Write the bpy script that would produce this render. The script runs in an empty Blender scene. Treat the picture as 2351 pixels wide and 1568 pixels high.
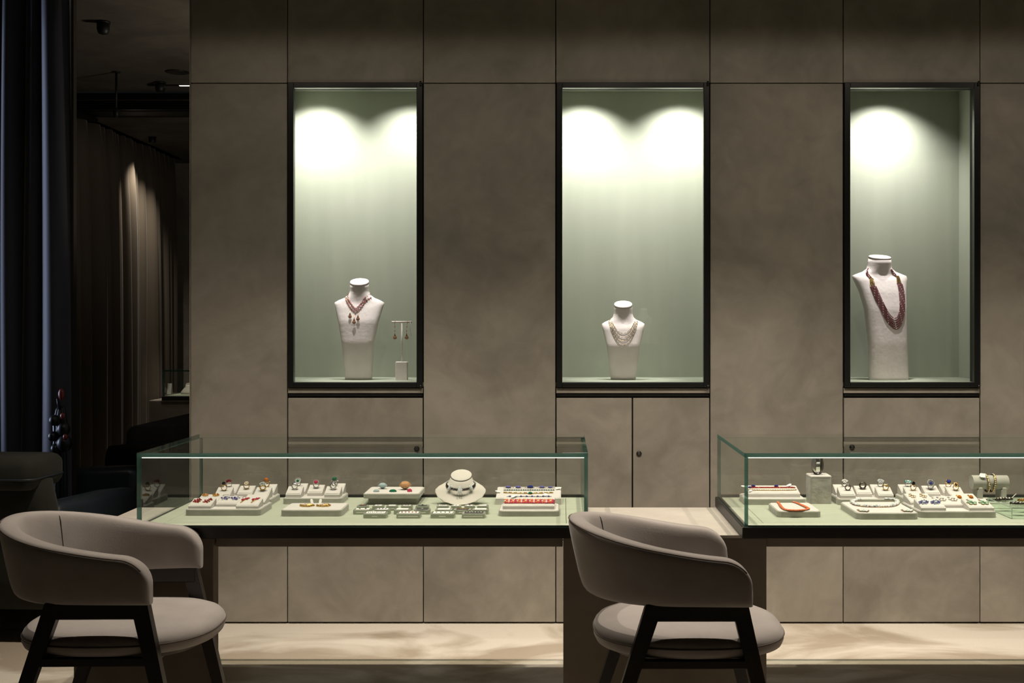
import bpy, bmesh, math, random
from mathutils import Vector, Matrix, Euler

random.seed(7)
PI = math.pi
scene = bpy.context.scene
COL = scene.collection

# ------------------------------------------------------------------ camera
F, H, VX, VY = 2600.0, 1.42, 1288.0, 745.0      # focal (px), eye height, vanishing point of the wall normal
cam_d = bpy.data.cameras.new('camera')
cam_d.sensor_fit = 'HORIZONTAL'; cam_d.sensor_width = 36.0
cam_d.lens = 36.0 * F / 2351.0
cam_d.shift_x = -(VX - 1175.5) / 2351.0
cam_d.shift_y = -(784.0 - VY) / 2351.0
cam_d.clip_start = 0.05; cam_d.clip_end = 60
cam = bpy.data.objects.new('camera', cam_d); COL.objects.link(cam)
cam.location = (0, 0, H); cam.rotation_euler = (PI / 2, 0, 0)
scene.camera = cam

# ------------------------------------------------------------------ world, exposure
w = bpy.data.worlds.new('world'); scene.world = w; w.use_nodes = True
w.node_tree.nodes['Background'].inputs[0].default_value = (0.75, 0.8, 0.9, 1)
w.node_tree.nodes['Background'].inputs[1].default_value = 0.005
scene.view_settings.view_transform = 'Standard'
scene.view_settings.look = 'None'
scene.view_settings.gamma = 1.0
scene.view_settings.use_curve_mapping = False
scene.view_settings.exposure = 0.0
scene.cycles.transparent_max_bounces = 32
scene.cycles.max_bounces = 8
scene.cycles.sample_clamp_indirect = 4.0
scene.cycles.caustics_reflective = False
scene.cycles.caustics_refractive = False

WARM = (1.0, 0.875, 0.725); NEUT = (1.0, 0.93, 0.82); COOL = (0.62, 0.72, 1.0)

def look(frm, to):
    return (Vector(to) - Vector(frm)).to_track_quat('-Z', 'Y').to_euler()

def spot(name, loc, to, power, deg, blend=0.6, r=0.02, col=WARM, parent=None):
    d = bpy.data.lights.new(name, 'SPOT'); d.energy = power; d.color = col
    d.spot_size = math.radians(deg); d.spot_blend = blend; d.shadow_soft_size = r
    o = bpy.data.objects.new(name, d); COL.objects.link(o)
    o.location = loc; o.rotation_euler = look(loc, to)
    if parent:
        o.parent = parent; o.location = Vector(loc) - parent.location
    return o

def area(name, loc, to, power, sx, sy, col=WARM, parent=None, spread=180):
    d = bpy.data.lights.new(name, 'AREA'); d.energy = power; d.color = col
    d.shape = 'RECTANGLE'; d.size = sx; d.size_y = sy; d.spread = math.radians(spread)
    o = bpy.data.objects.new(name, d); COL.objects.link(o)
    o.location = loc; o.rotation_euler = look(loc, to)
    if parent:
        o.parent = parent; o.location = Vector(loc) - parent.location
    return o

# ceiling-slot spots over the counter (their fittings are built with the ceiling)
SLOT_Y, SLOT_Z = 4.00, 3.20
SLOT_X = (-2.3, -1.46, -0.68, 0.28, 1.0, 1.75, 2.6)
SLOT_W = (22, 140, 150, 158, 158, 165, 160)
# daylight through the window in the left wall
area('window_daylight', (-4.45, 5.93, 2.0), (-2.6, 6.34, 1.95), 13, 0.4, 2.6, COOL, spread=60)
# ceiling spot in the lounge that grazes the far curtain
spot('lounge_spot', (-3.88, 10.75, 3.13), (-4.15, 11.35, 0.6), 48, 88, 1.0, 0.03, WARM)
area('lounge_fill_uplight', (-1.25, 7.6, 1.96), (-1.9, 7.9, 3.4), 13, 0.3, 0.3, WARM)  # unseen fill added to brighten the lounge ceiling

# ------------------------------------------------------------------ pixel <-> world on known planes
def at(px, py, Y):
    return Vector(((px - VX) * Y / F, Y, H - (py - VY) * Y / F))
def X_(px, Y): return (px - VX) * Y / F
def Z_(py, Y): return H - (py - VY) * Y / F

# ------------------------------------------------------------------ materials
MATS = {}
def _nt(name):
    m = bpy.data.materials.new(name); m.use_nodes = True
    MATS[name] = m
    return m, m.node_tree, m.node_tree.nodes['Principled BSDF']

def simple(name, col, rough=0.5, metal=0.0, coat=0.0, sheen=0.0, var=0.0, vscale=6.0, bump=0.0, bscale=60.0, spec=0.5, stretch=(1, 1, 1), detail=4.0):
    m, nt, b = _nt(name)
    b.inputs['Base Color'].default_value = (*col, 1)
    b.inputs['Roughness'].default_value = rough
    b.inputs['Metallic'].default_value = metal
    b.inputs['Coat Weight'].default_value = coat
    b.inputs['Specular IOR Level'].default_value = spec
    if sheen:
        b.inputs['Sheen Weight'].default_value = sheen
        b.inputs['Sheen Roughness'].default_value = 0.4
    tc = mp = None
    if var or bump:
        tc = nt.nodes.new('ShaderNodeTexCoord'); mp = nt.nodes.new('ShaderNodeMapping')
        mp.inputs['Scale'].default_value = stretch
        nt.links.new(tc.outputs['Object'], mp.inputs['Vector'])
    if var:
        n = nt.nodes.new('ShaderNodeTexNoise'); n.inputs['Scale'].default_value = vscale
        n.inputs['Detail'].default_value = detail
        nt.links.new(mp.outputs[0], n.inputs['Vector'])
        r = nt.nodes.new('ShaderNodeValToRGB')
        lo = [max(0, c * (1 - var)) for c in col]; hi = [min(1, c * (1 + var)) for c in col]
        r.color_ramp.elements[0].position = 0.3; r.color_ramp.elements[0].color = (*lo, 1)
        r.color_ramp.elements[1].position = 0.7; r.color_ramp.elements[1].color = (*hi, 1)
        nt.links.new(n.outputs['Fac'], r.inputs[0]); nt.links.new(r.outputs[0], b.inputs['Base Color'])
    if bump:
        n2 = nt.nodes.new('ShaderNodeTexNoise'); n2.inputs['Scale'].default_value = bscale
        n2.inputs['Detail'].default_value = 4
        nt.links.new(mp.outputs[0], n2.inputs['Vector'])
        bp = nt.nodes.new('ShaderNodeBump'); bp.inputs['Strength'].default_value = bump
        bp.inputs['Distance'].default_value = 0.01
        nt.links.new(n2.outputs['Fac'], bp.inputs['Height']); nt.links.new(bp.outputs[0], b.inputs['Normal'])
    return m

def plaster(name, c_lo, c_hi, s1=1.6, s2=7.0, rough=0.75, offset=True):
    """trowelled mineral plaster: cloudy two-scale mottling, slightly different on every panel"""
    m, nt, b = _nt(name)
    tc = nt.nodes.new('ShaderNodeTexCoord'); add = nt.nodes.new('ShaderNodeVectorMath'); add.operation = 'ADD'
    nt.links.new(tc.outputs['Object'], add.inputs[0])
    if offset:
        oi = nt.nodes.new('ShaderNodeObjectInfo'); mul = nt.nodes.new('ShaderNodeMath'); mul.operation = 'MULTIPLY'
        mul.inputs[1].default_value = 9.0
        nt.links.new(oi.outputs['Random'], mul.inputs[0]); nt.links.new(mul.outputs[0], add.inputs[1])
    n1 = nt.nodes.new('ShaderNodeTexNoise'); n1.inputs['Scale'].default_value = s1; n1.inputs['Detail'].default_value = 7
    n1.inputs['Roughness'].default_value = 0.62; n1.inputs['Distortion'].default_value = 0.6
    n2 = nt.nodes.new('ShaderNodeTexNoise'); n2.inputs['Scale'].default_value = s2; n2.inputs['Detail'].default_value = 5
    n2.inputs['Distortion'].default_value = 1.2
    mx = nt.nodes.new('ShaderNodeMath'); mx.operation = 'MULTIPLY_ADD'; mx.inputs[1].default_value = 0.35
    for n in (n1, n2): nt.links.new(add.outputs[0], n.inputs['Vector'])
    nt.links.new(n2.outputs['Fac'], mx.inputs[0]); nt.links.new(n1.outputs['Fac'], mx.inputs[2])
    r = nt.nodes.new('ShaderNodeValToRGB')
    r.color_ramp.elements[0].position = 0.50; r.color_ramp.elements[0].color = (*c_lo, 1)
    r.color_ramp.elements[1].position = 0.87; r.color_ramp.elements[1].color = (*c_hi, 1)
    nt.links.new(mx.outputs[0], r.inputs[0]); nt.links.new(r.outputs[0], b.inputs['Base Color'])
    b.inputs['Roughness'].default_value = rough
    b.inputs['Specular IOR Level'].default_value = 0.25
    bp = nt.nodes.new('ShaderNodeBump'); bp.inputs['Strength'].default_value = 0.12; bp.inputs['Distance'].default_value = 0.01
    nt.links.new(n2.outputs['Fac'], bp.inputs['Height']); nt.links.new(bp.outputs[0], b.inputs['Normal'])
    return m

def clear_pane(name, tint=(0.97, 0.985, 0.975), f0=0.04, fmax=0.75):
    """thin pane: straight-through transmission with Schlick reflection on outward faces"""
    m = bpy.data.materials.new(name); m.use_nodes = True; MATS[name] = m
    nt = m.node_tree; nt.nodes.clear()
    out = nt.nodes.new('ShaderNodeOutputMaterial'); mix = nt.nodes.new('ShaderNodeMixShader')
    tr = nt.nodes.new('ShaderNodeBsdfTransparent'); gl = nt.nodes.new('ShaderNodeBsdfGlossy')
    tr.inputs[0].default_value = (*tint, 1); gl.inputs['Roughness'].default_value = 0.0
    gl.inputs['Color'].default_value = (0.95, 1, 0.97, 1)
    lw = nt.nodes.new('ShaderNodeLayerWeight'); lw.inputs[0].default_value = 0.5
    pw = nt.nodes.new('ShaderNodeMath'); pw.operation = 'POWER'; pw.inputs[1].default_value = 5
    ma = nt.nodes.new('ShaderNodeMath'); ma.operation = 'MULTIPLY_ADD'; ma.inputs[1].default_value = fmax; ma.inputs[2].default_value = f0
    ge = nt.nodes.new('ShaderNodeNewGeometry'); inv = nt.nodes.new('ShaderNodeMath'); inv.operation = 'SUBTRACT'; inv.inputs[0].default_value = 1
    mu = nt.nodes.new('ShaderNodeMath'); mu.operation = 'MULTIPLY'
    nt.links.new(lw.outputs['Facing'], pw.inputs[0]); nt.links.new(pw.outputs[0], ma.inputs[0])
    nt.links.new(ge.outputs['Backfacing'], inv.inputs[1])
    nt.links.new(ma.outputs[0], mu.inputs[0]); nt.links.new(inv.outputs[0], mu.inputs[1])
    nt.links.new(mu.outputs[0], mix.inputs[0]); nt.links.new(tr.outputs[0], mix.inputs[1]); nt.links.new(gl.outputs[0], mix.inputs[2])
    nt.links.new(mix.outputs[0], out.inputs[0])
    return m

def emit(name, col, strength):
    m, nt, b = _nt(name)
    b.inputs['Base Color'].default_value = (*col, 1)
    b.inputs['Emission Color'].default_value = (*col, 1); b.inputs['Emission Strength'].default_value = strength
    return m

def gem(name, col, rough=0.06, trans=0.35):
    m, nt, b = _nt(name)
    b.inputs['Base Color'].default_value = (*col, 1); b.inputs['Roughness'].default_value = rough
    b.inputs['Transmission Weight'].default_value = trans; b.inputs['IOR'].default_value = 1.6
    b.inputs['Coat Weight'].default_value = 0.6; b.inputs['Coat Roughness'].default_value = 0.03
    return m

plaster('wall_plaster', (0.250, 0.228, 0.194), (0.395, 0.362, 0.310))
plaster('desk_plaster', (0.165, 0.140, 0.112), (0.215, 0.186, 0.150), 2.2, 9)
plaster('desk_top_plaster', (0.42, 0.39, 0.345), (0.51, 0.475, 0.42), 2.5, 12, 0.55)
plaster('ceiling_plaster', (0.10, 0.09, 0.075), (0.17, 0.15, 0.12), 1.2, 5, 0.8, False)
simple('seam_dark', (0.02, 0.018, 0.016), 0.8)
simple('black_metal', (0.012, 0.012, 0.011), 0.32, 0.0, spec=0.5)
simple('bronze_metal', (0.085, 0.075, 0.06), 0.4, 0.6)
simple('black_lacquer', (0.016, 0.015, 0.014), 0.42)
simple('steel', (0.55, 0.53, 0.5), 0.3, 1.0)
simple('niche_green', (0.425, 0.45, 0.38), 0.75, var=0.035, vscale=3, stretch=(5, 1, 0.5), bump=0.04, bscale=18, spec=0.2)
simple('niche_floor', (0.30, 0.33, 0.265), 0.85, var=0.05, vscale=14, spec=0.1)
simple('mat_green', (0.44, 0.475, 0.375), 0.9, sheen=0.2, var=0.05, vscale=14, stretch=(0.6, 2.5, 1), spec=0.1)
simple('mat_green_lit', (0.53, 0.56, 0.455), 0.9, sheen=0.2, spec=0.1)  # paler copy of the mat green, LED light painted into the front strip
simple('bust_linen', (0.70, 0.645, 0.63), 0.85, var=0.05, vscale=16, bump=0.12, bscale=55, spec=0.15)
simple('bust_cream', (0.63, 0.60, 0.54), 0.8, var=0.02, spec=0.15)
simple('tray_velvet', (0.42, 0.415, 0.365), 0.95, sheen=0.3, var=0.10, vscale=30, spec=0.1)
simple('tray_liner', (0.63, 0.605, 0.575), 0.85, var=0.03, vscale=40, spec=0.15)
simple('block_velvet', (0.40, 0.39, 0.35), 0.9, sheen=0.4, var=0.16, vscale=26, bump=0.2, bscale=60, spec=0.1)
simple('box_shell', (0.40, 0.43, 0.34), 0.35, 0.2)
simple('box_rim', (0.62, 0.64, 0.58), 0.25, 0.7)
simple('box_white', (0.82, 0.80, 0.76), 0.7)
simple('box_dark', (0.05, 0.05, 0.045), 0.7)
simple('paper', (0.88, 0.86, 0.82), 0.8)
simple('thread', (0.8, 0.78, 0.72), 0.7)
simple('velvet_taupe', (0.385, 0.352, 0.333), 0.92, sheen=0.35, var=0.10, vscale=7, bump=0.05, bscale=160, spec=0.12)
simple('velvet_piping', (0.13, 0.11, 0.097), 0.9, spec=0.1)
simple('stitch', (0.03, 0.026, 0.023), 0.9)
simple('dark_wood', (0.018, 0.014, 0.011), 0.42, var=0.25, vscale=18, stretch=(1, 1, 8))
simple('lounge_fabric', (0.030, 0.030, 0.025), 0.9, var=0.12, vscale=12, sheen=0.1, spec=0.15)
simple('lounge_leather', (0.020, 0.027, 0.034), 0.36, spec=0.5, bump=0.04, bscale=90)
simple('curtain_navy', (0.050, 0.051, 0.060), 0.62, sheen=0.5, spec=0.25, bump=0.03, bscale=150)
simple('curtain_brown', (0.16, 0.135, 0.105), 0.8, sheen=0.2, spec=0.2)
simple('fixture_black', (0.01, 0.01, 0.01), 0.5)
simple('cactus_green', (0.004, 0.008, 0.008), 0.4, coat=0.1)
simple('flower_red', (0.20, 0.024, 0.016), 0.4, coat=0.2)
simple('pot_dark', (0.02, 0.02, 0.02), 0.5)
clear_pane('case_glass', f0=0.035, fmax=0.72)
clear_pane('niche_glass', (0.985, 0.99, 0.985), 0.045, 0.6)
clear_pane('acrylic', (0.93, 0.97, 0.94), 0.06, 0.8)
def edge_glass(name, col, rough=0.1):
    """polished pane edge: light carried inside the pane leaves through it, tinted"""
    m = bpy.data.materials.new(name); m.use_nodes = True; MATS[name] = m
    nt = m.node_tree; nt.nodes.clear()
    out = nt.nodes.new('ShaderNodeOutputMaterial'); mix = nt.nodes.new('ShaderNodeMixShader'); mix.inputs[0].default_value = 0.07
    mix2 = nt.nodes.new('ShaderNodeMixShader'); mix2.inputs[0].default_value = 0.5
    tr = nt.nodes.new('ShaderNodeBsdfTranslucent'); tr.inputs[0].default_value = (*col, 1)
    df = nt.nodes.new('ShaderNodeBsdfTransparent'); df.inputs[0].default_value = (col[0] * .5, col[1] * .6, col[2] * .6, 1)
    gl = nt.nodes.new('ShaderNodeBsdfGlossy'); gl.inputs['Roughness'].default_value = rough
    nt.links.new(tr.outputs[0], mix2.inputs[1]); nt.links.new(df.outputs[0], mix2.inputs[2])
    nt.links.new(mix2.outputs[0], mix.inputs[1]); nt.links.new(gl.outputs[0], mix.inputs[2]); nt.links.new(mix.outputs[0], out.inputs[0])
edge_glass('glass_edge', (0.22, 0.40, 0.36))
m, nt, b = _nt('acrylic_edge')
b.inputs['Base Color'].default_value = (0.62, 0.72, 0.62, 1); b.inputs['Roughness'].default_value = 0.15
b.inputs['Transmission Weight'].default_value = 0.4
emit('led_warm', (1.0, 0.88, 0.70), 5.0)
emit('led_case', (1.0, 0.93, 0.80), 1.5)
emit('slot_light', (1.0, 0.93, 0.82), 1.4)
# carpet: two-tone cloud pattern in the pile
m, nt, b = _nt('carpet')
tc = nt.nodes.new('ShaderNodeTexCoord'); mp = nt.nodes.new('ShaderNodeMapping'); mp.inputs['Scale'].default_value = (0.9, 1.6, 1)
mp.inputs['Location'].default_value = (0.35, 0.2, 0)
n1 = nt.nodes.new('ShaderNodeTexNoise'); n1.inputs['Scale'].default_value = 1.5; n1.inputs['Detail'].default_value = 5; n1.inputs['Distortion'].default_value = 1.0
n2 = nt.nodes.new('ShaderNodeTexNoise'); n2.inputs['Scale'].default_value = 260; n2.inputs['Detail'].default_value = 3
r = nt.nodes.new('ShaderNodeValToRGB')
r.color_ramp.elements[0].position = 0.42; r.color_ramp.elements[0].color = (0.40, 0.325, 0.235, 1)
r.color_ramp.elements[1].position = 0.58; r.color_ramp.elements[1].color = (0.72, 0.66, 0.56, 1)
mixc = nt.nodes.new('ShaderNodeMixRGB'); mixc.blend_type = 'MULTIPLY'; mixc.inputs[0].default_value = 0.25
nt.links.new(tc.outputs['Object'], mp.inputs[0]); nt.links.new(mp.outputs[0], n1.inputs['Vector']); nt.links.new(tc.outputs['Object'], n2.inputs['Vector'])
sp = nt.nodes.new('ShaderNodeSeparateXYZ'); nt.links.new(tc.outputs['Object'], sp.inputs[0])
w1 = nt.nodes.new('ShaderNodeMath'); w1.operation = 'MULTIPLY_ADD'; w1.inputs[1].default_value = 6.0; w1.inputs[2].default_value = -30.4   # broad woven waves across the room
w2 = nt.nodes.new('ShaderNodeMath'); w2.operation = 'SINE'; w3 = nt.nodes.new('ShaderNodeMath'); w3.operation = 'MULTIPLY_ADD'; w3.inputs[1].default_value = 0.085
nt.links.new(sp.outputs['Y'], w1.inputs[0]); nt.links.new(w1.outputs[0], w2.inputs[0]); nt.links.new(w2.outputs[0], w3.inputs[0]); nt.links.new(n1.outputs['Fac'], w3.inputs[2])
nt.links.new(w3.outputs[0], r.inputs[0]); nt.links.new(r.outputs[0], mixc.inputs[1]); nt.links.new(n2.outputs['Fac'], mixc.inputs[2])
hs = nt.nodes.new('ShaderNodeBrightContrast'); hs.inputs['Bright'].default_value = 0.08
nt.links.new(mixc.outputs[0], hs.inputs[0]); nt.links.new(hs.outputs[0], b.inputs['Base Color'])
bp = nt.nodes.new('ShaderNodeBump'); bp.inputs['Strength'].default_value = 0.5; bp.inputs['Distance'].default_value = 0.006
nt.links.new(n2.outputs['Fac'], bp.inputs['Height']); nt.links.new(bp.outputs[0], b.inputs['Normal'])
b.inputs['Roughness'].default_value = 0.95; b.inputs['Specular IOR Level'].default_value = 0.05
# jewellery
simple('gold', (0.83, 0.56, 0.20), 0.22, 1.0)
simple('rose_gold', (0.80, 0.47, 0.28), 0.22, 1.0)
simple('silver', (0.78, 0.77, 0.74), 0.2, 1.0)
simple('oxidised', (0.14, 0.12, 0.10), 0.35, 0.9)
simple('pearl', (0.82, 0.77, 0.68), 0.2, coat=0.5)
simple('opal', (0.72, 0.74, 0.74), 0.15, coat=0.7, var=0.18, vscale=90)
simple('coral', (0.68, 0.17, 0.06), 0.3, coat=0.3, var=0.2, vscale=120)
simple('turquoise', (0.16, 0.52, 0.52), 0.3, coat=0.3)
gem('ruby', (0.42, 0.02, 0.045), trans=0.2)
gem('pink_ruby', (0.62, 0.05, 0.13), trans=0.2)
simple('garnet_bead', (0.135, 0.016, 0.022), 0.35, coat=0.2)
gem('garnet', (0.20, 0.012, 0.02), trans=0.15)
gem('sapphire', (0.05, 0.06, 0.30), trans=0.25)
gem('tanzanite', (0.20, 0.19, 0.50), trans=0.2)
gem('emerald', (0.01, 0.16, 0.07), trans=0.2)
gem('jade', (0.42, 0.62, 0.42), 0.2, 0.1)
gem('citrine', (0.75, 0.22, 0.03), trans=0.4)
gem('topaz', (0.80, 0.45, 0.22), trans=0.5)
gem('morganite', (0.55, 0.30, 0.19), trans=0.3)
gem('diamond', (0.85, 0.88, 0.90), 0.03, 0.4)
gem('aqua', (0.55, 0.72, 0.74), trans=0.5)
gem('onyx', (0.012, 0.01, 0.01), 0.1, 0.0)

# ------------------------------------------------------------------ mesh builder
def rot(ax, a): return Matrix.Rotation(a, 4, ax)
def T(x, y=None, z=None):
    return Matrix.Translation(x if y is None else (x, y, z))
I4 = Matrix.Identity(4)

class MB:
    def __init__(s): s.v = []; s.f = []; s.m = []; s.s = []
    def add(s, vs, fs, mat=0, M=None, smooth=False):
        o = len(s.v)
        s.v += [tuple(M @ Vector(v)) for v in vs] if M is not None else [tuple(v) for v in vs]
        for f in fs:
            s.f.append([i + o for i in f]); s.m.append(mat); s.s.append(smooth)
        return s
    def box(s, lo, hi, mat=0, M=None):
        (a, b, c), (d, e, f) = lo, hi
        vs = [(a, b, c), (d, b, c), (d, e, c), (a, e, c), (a, b, f), (d, b, f), (d, e, f), (a, e, f)]
        return s.add(vs, [(0, 3, 2, 1), (4, 5, 6, 7), (0, 1, 5, 4), (1, 2, 6, 5), (2, 3, 7, 6), (3, 0, 4, 7)], mat, M)
    def cbox(s, c, size, mat=0, M=None):
        return s.box([c[i] - size[i] / 2 for i in range(3)], [c[i] + size[i] / 2 for i in range(3)], mat, M)
    def bevbox(s, lo, hi, r, mat=0, M=None):
        """box with chamfered edges on every side"""
        (a, b, c), (d, e, f) = lo, hi
        rings = []
        for z, k in ((c, r), (c + r, 0), (f - r, 0), (f, r)):
            rings.append(rrect(a + k, d - k, b + k, e - k, r, z, 2))
        return s.loft(rings, mat, True, M)
    def rbox(s, lo, hi, r, e=0.0, mat=0, M=None, seg=4, smooth=False):
        """slab with rounded plan corners and a softened top edge e"""
        (a, b, c), (d, ee, f) = lo, hi
        if e:
            lv = [(c, 0), (f - e, 0), (f - e * 0.3, e * 0.3), (f, e)]
        else:
            lv = [(c, 0), (f, 0)]
        rings = [rrect(a + k, d - k, b + k, ee - k, max(r - k, 0.0005), z, seg) for z, k in lv]
        return s.loft(rings, mat, True, M, smooth)
    def loft(s, rings, mat=0, caps=True, M=None, smooth=False, closed_v=False):
        n = len(rings[0]); vs = [p for rg in rings for p in rg]; fs = []
        L = len(rings)
        for i in range(L if closed_v else L - 1):
            i2 = (i + 1) % L
            for j in range(n):
                k = (j + 1) % n
                fs.append((i * n + j, i * n + k, i2 * n + k, i2 * n + j))
        o = len(s.v)
        s.add(vs, fs, mat, M, smooth)
        if caps and not closed_v:
            s.f.append([o + j for j in range(n)][::-1]); s.m.append(mat); s.s.append(False)
            s.f.append([o + (L - 1) * n + j for j in range(n)]); s.m.append(mat); s.s.append(False)
        return s
    def cyl(s, p0, p1, r0, r1=None, n=10, mat=0, M=None, smooth=True):
        r1 = r0 if r1 is None else r1
        p0, p1 = Vector(p0), Vector(p1); d = (p1 - p0).normalized()
        q = d.to_track_quat('Z', 'Y')
        rings = []
        for p, r in ((p0, r0), (p1, r1)):
            rings.append([p + q @ Vector((r * math.cos(2 * PI * i / n), r * math.sin(2 * PI * i / n), 0)) for i in range(n)])
        return s.loft(rings, mat, True, M, smooth)
    def tube(s, path, r, n=6, mat=0, closed=False, M=None, flat=1.0):
        P = [Vector(p) for p in path]; L = len(P); rings = []
        up = Vector((0, 0, 1))
        for i in range(L):
            a = P[(i - 1) % L] if (closed or i > 0) else P[i]
            c = P[(i + 1) % L] if (closed or i < L - 1) else P[i]
            d = (c - a).normalized()
            x = d.cross(up)
            if x.length < 1e-4: x = d.cross(Vector((0, 1, 0)))
            x.normalize(); y = x.cross(d).normalized()
            rr = r[i] if isinstance(r, (list, tuple)) else r
            rings.append([P[i] + x * rr * math.cos(2 * PI * j / n) + y * rr * flat * math.sin(2 * PI * j / n) for j in range(n)])
        return s.loft(rings, mat, not closed, M, True, closed)
    def lathe(s, prof, n=16, mat=0, M=None, smooth=True):
        rings = [[(r * math.cos(2 * PI * j / n), r * math.sin(2 * PI * j / n), z) for j in range(n)] for r, z in prof]
        return s.loft(rings, mat, True, M, smooth)
    def ball(s, c, r, sc=(1, 1, 1), n=8, k=5, mat=0, M=None, smooth=True):
        vs = [(c[0], c[1], c[2] - r * sc[2])]
        for i in range(1, k):
            t = -PI / 2 + PI * i / k
            for j in range(n):
                a = 2 * PI * j / n
                vs.append((c[0] + r * sc[0] * math.cos(t) * math.cos(a), c[1] + r * sc[1] * math.cos(t) * math.sin(a), c[2] + r * sc[2] * math.sin(t)))
        vs.append((c[0], c[1], c[2] + r * sc[2])); last = len(vs) - 1
        fs = [(0, 1 + (j + 1) % n, 1 + j) for j in range(n)]
        for i in range(k - 2):
            for j in range(n):
                a = 1 + i * n + j; b = 1 + i * n + (j + 1) % n
                fs.append((a, b, b + n, a + n))
        o = 1 + (k - 2) * n
        fs += [(o + j, o + (j + 1) % n, last) for j in range(n)]
        return s.add(vs, fs, mat, M, smooth)
    def torus(s, R, r, mat=0, M=None, n=20, k=6, rx=1.0, wide=1.0):
        rings = []
        for i in range(n):
            a = 2 * PI * i / n
            rings.append([((R + r * math.cos(2 * PI * j / k)) * math.cos(a) * rx, (R + r * math.cos(2 * PI * j / k)) * math.sin(a), r * wide * math.sin(2 * PI * j / k)) for j in range(k)])
        return s.loft(rings, mat, False, M, True, True)
    def stone(s, c, r, h=None, mat=0, M=None, n=8, sx=1.0, sy=1.0):
        """faceted cut stone: table, crown, girdle, pavilion (z up)"""
        h = h or r * 0.9
        prof = [(0.12, -0.7), (1.0, 0.0), (0.95, 0.12), (0.55, 0.45)]
        rings = [[(c[0] + r * k * sx * math.cos(2 * PI * j / n), c[1] + r * k * sy * math.sin(2 * PI * j / n), c[2] + h * z) for j in range(n)] for k, z in prof]
        return s.loft(rings, mat, True, M, False)
    def build(s, name, mats, parent=None, loc=(0, 0, 0)):
        me = bpy.data.meshes.new(name)
        me.from_pydata(s.v, [], s.f)
        mats = [mats] if isinstance(mats, str) else mats
        for mm in mats: me.materials.append(MATS[mm])
        me.polygons.foreach_set('material_index', s.m)
        me.polygons.foreach_set('use_smooth', s.s)
        me.update()
        bm = bmesh.new(); bm.from_mesh(me); bmesh.ops.recalc_face_normals(bm, faces=bm.faces); bm.to_mesh(me); bm.free()
        o = bpy.data.objects.new(name, me); COL.objects.link(o)
        o.location = loc
        if parent: o.parent = parent
        return o

def rrect(x0, x1, y0, y1, r, z, seg=4):
    pts = []
    for cx, cy, a0 in ((x1 - r, y1 - r, 0), (x0 + r, y1 - r, 90), (x0 + r, y0 + r, 180), (x1 - r, y0 + r, 270)):
        for i in range(seg + 1):
            a = math.radians(a0 + 90 * i / seg)
            pts.append((cx + r * math.cos(a), cy + r * math.sin(a), z))
    return pts

def tag(o, label=None, cat=None, group=None, kind=None):
    if label: o['label'] = label
    if cat: o['category'] = cat
    if group: o['group'] = group
    if kind: o['kind'] = kind
    return o
def thing(name, label, cat, loc=(0, 0, 0), rz=0.0, group=None):
    o = bpy.data.objects.new(name, None); COL.objects.link(o)
    o.empty_display_size = 0.05
    o.location = loc; o.rotation_euler = (0, 0, rz)
    return tag(o, label, cat, group)
def copy_tree(o, parent=None):
    c = o.copy(); COL.objects.link(c)
    if parent: c.parent = parent
    for ch in list(o.children): copy_tree(ch, c)
    return c
# ================================================================== the room
WY = 5.374                                       # face of the panelled wall
def wx(px): return X_(px, WY)
def wz(py): return Z_(py, WY)
def struct(o): return tag(o, kind='structure')

floor = struct(MB().box((-6.5, -2.6, -0.08), (4.6, 13.2, 0.0)).build('floor', 'carpet'))
tag(floor, 'cream and brown cloud-patterned carpet')
# main ceiling with the recessed lighting slot, lower than the lounge ceiling
c = MB()
c.box((-5.0, -2.5, 3.10), (4.5, 3.70, 3.5)); c.box((-5.0, 4.32, 3.10), (4.5, WY + 0.022, 3.5)); c.box((-5.0, 3.70, 3.34), (4.5, 4.32, 3.5))
ceiling = struct(c.build('ceiling', 'ceiling_plaster')); tag(ceiling, 'dark plaster ceiling with a recessed lighting slot')
for i, (x, p) in enumerate(zip(SLOT_X, SLOT_W)):
    t = thing('slot_spotlight', 'black cylinder spotlight hidden up in the ceiling slot', 'spotlight', (x, SLOT_Y, SLOT_Z), 0, 'spotlights in the ceiling slot')
    mb = MB(); mb.lathe([(0.032, 0.02), (0.034, 0.10), (0.02, 0.12), (0.008, 0.14)], 16); mb.build('housing', 'fixture_black', t)
    MB().cyl((0, 0, 0.12), (0, 0, 0.141), 0.006).build('stem', 'fixture_black', t)
    MB().cyl((0, 0, 0.018), (0, 0, 0.022), 0.028, n=14).build('lens', 'led_warm', t)
    spot('slot_lamp', (x, SLOT_Y, SLOT_Z), (x, SLOT_Y + 0.38, 0.0), p, 79, 1.0, 0.022, WARM, t)
    spot('slot_lamp_spill', (x, SLOT_Y, SLOT_Z), (x, WY, 1.5), p * 0.076, 100, 1.0, 0.022, WARM, t)

wall_right = struct(MB().box((4.5, -2.6, 0), (4.7, WY + 0.2, 3.5)).build('wall_right', 'wall_plaster')); tag(wall_right, 'taupe plaster side wall')
wall_rear = struct(MB().box((-5.0, -2.7, 0), (4.7, -2.5, 3.5)).build('wall_rear', 'wall_plaster')); tag(wall_rear, 'taupe plaster wall opposite the showcases')
wl = MB()                                         # left wall with the window opening
wl.box((-5.0, -2.6, 0), (-4.8, 5.2, 3.6)); wl.box((-5.0, 6.3, 0), (-4.8, 12.6, 3.6)); wl.box((-5.0, 5.2, 0), (-4.8, 6.3, 0.5)); wl.box((-5.0, 5.2, 3.0), (-4.8, 6.3, 3.6))
tag(struct(wl.build('wall_left', 'wall_plaster')), 'taupe plaster wall with a tall window')
wn = tag(thing('window_1', 'tall window in the wall beside the dark curtain', 'window', (-4.9, 5.75, 0.5)), kind='structure'); del wn['category']
fr = MB()
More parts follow.
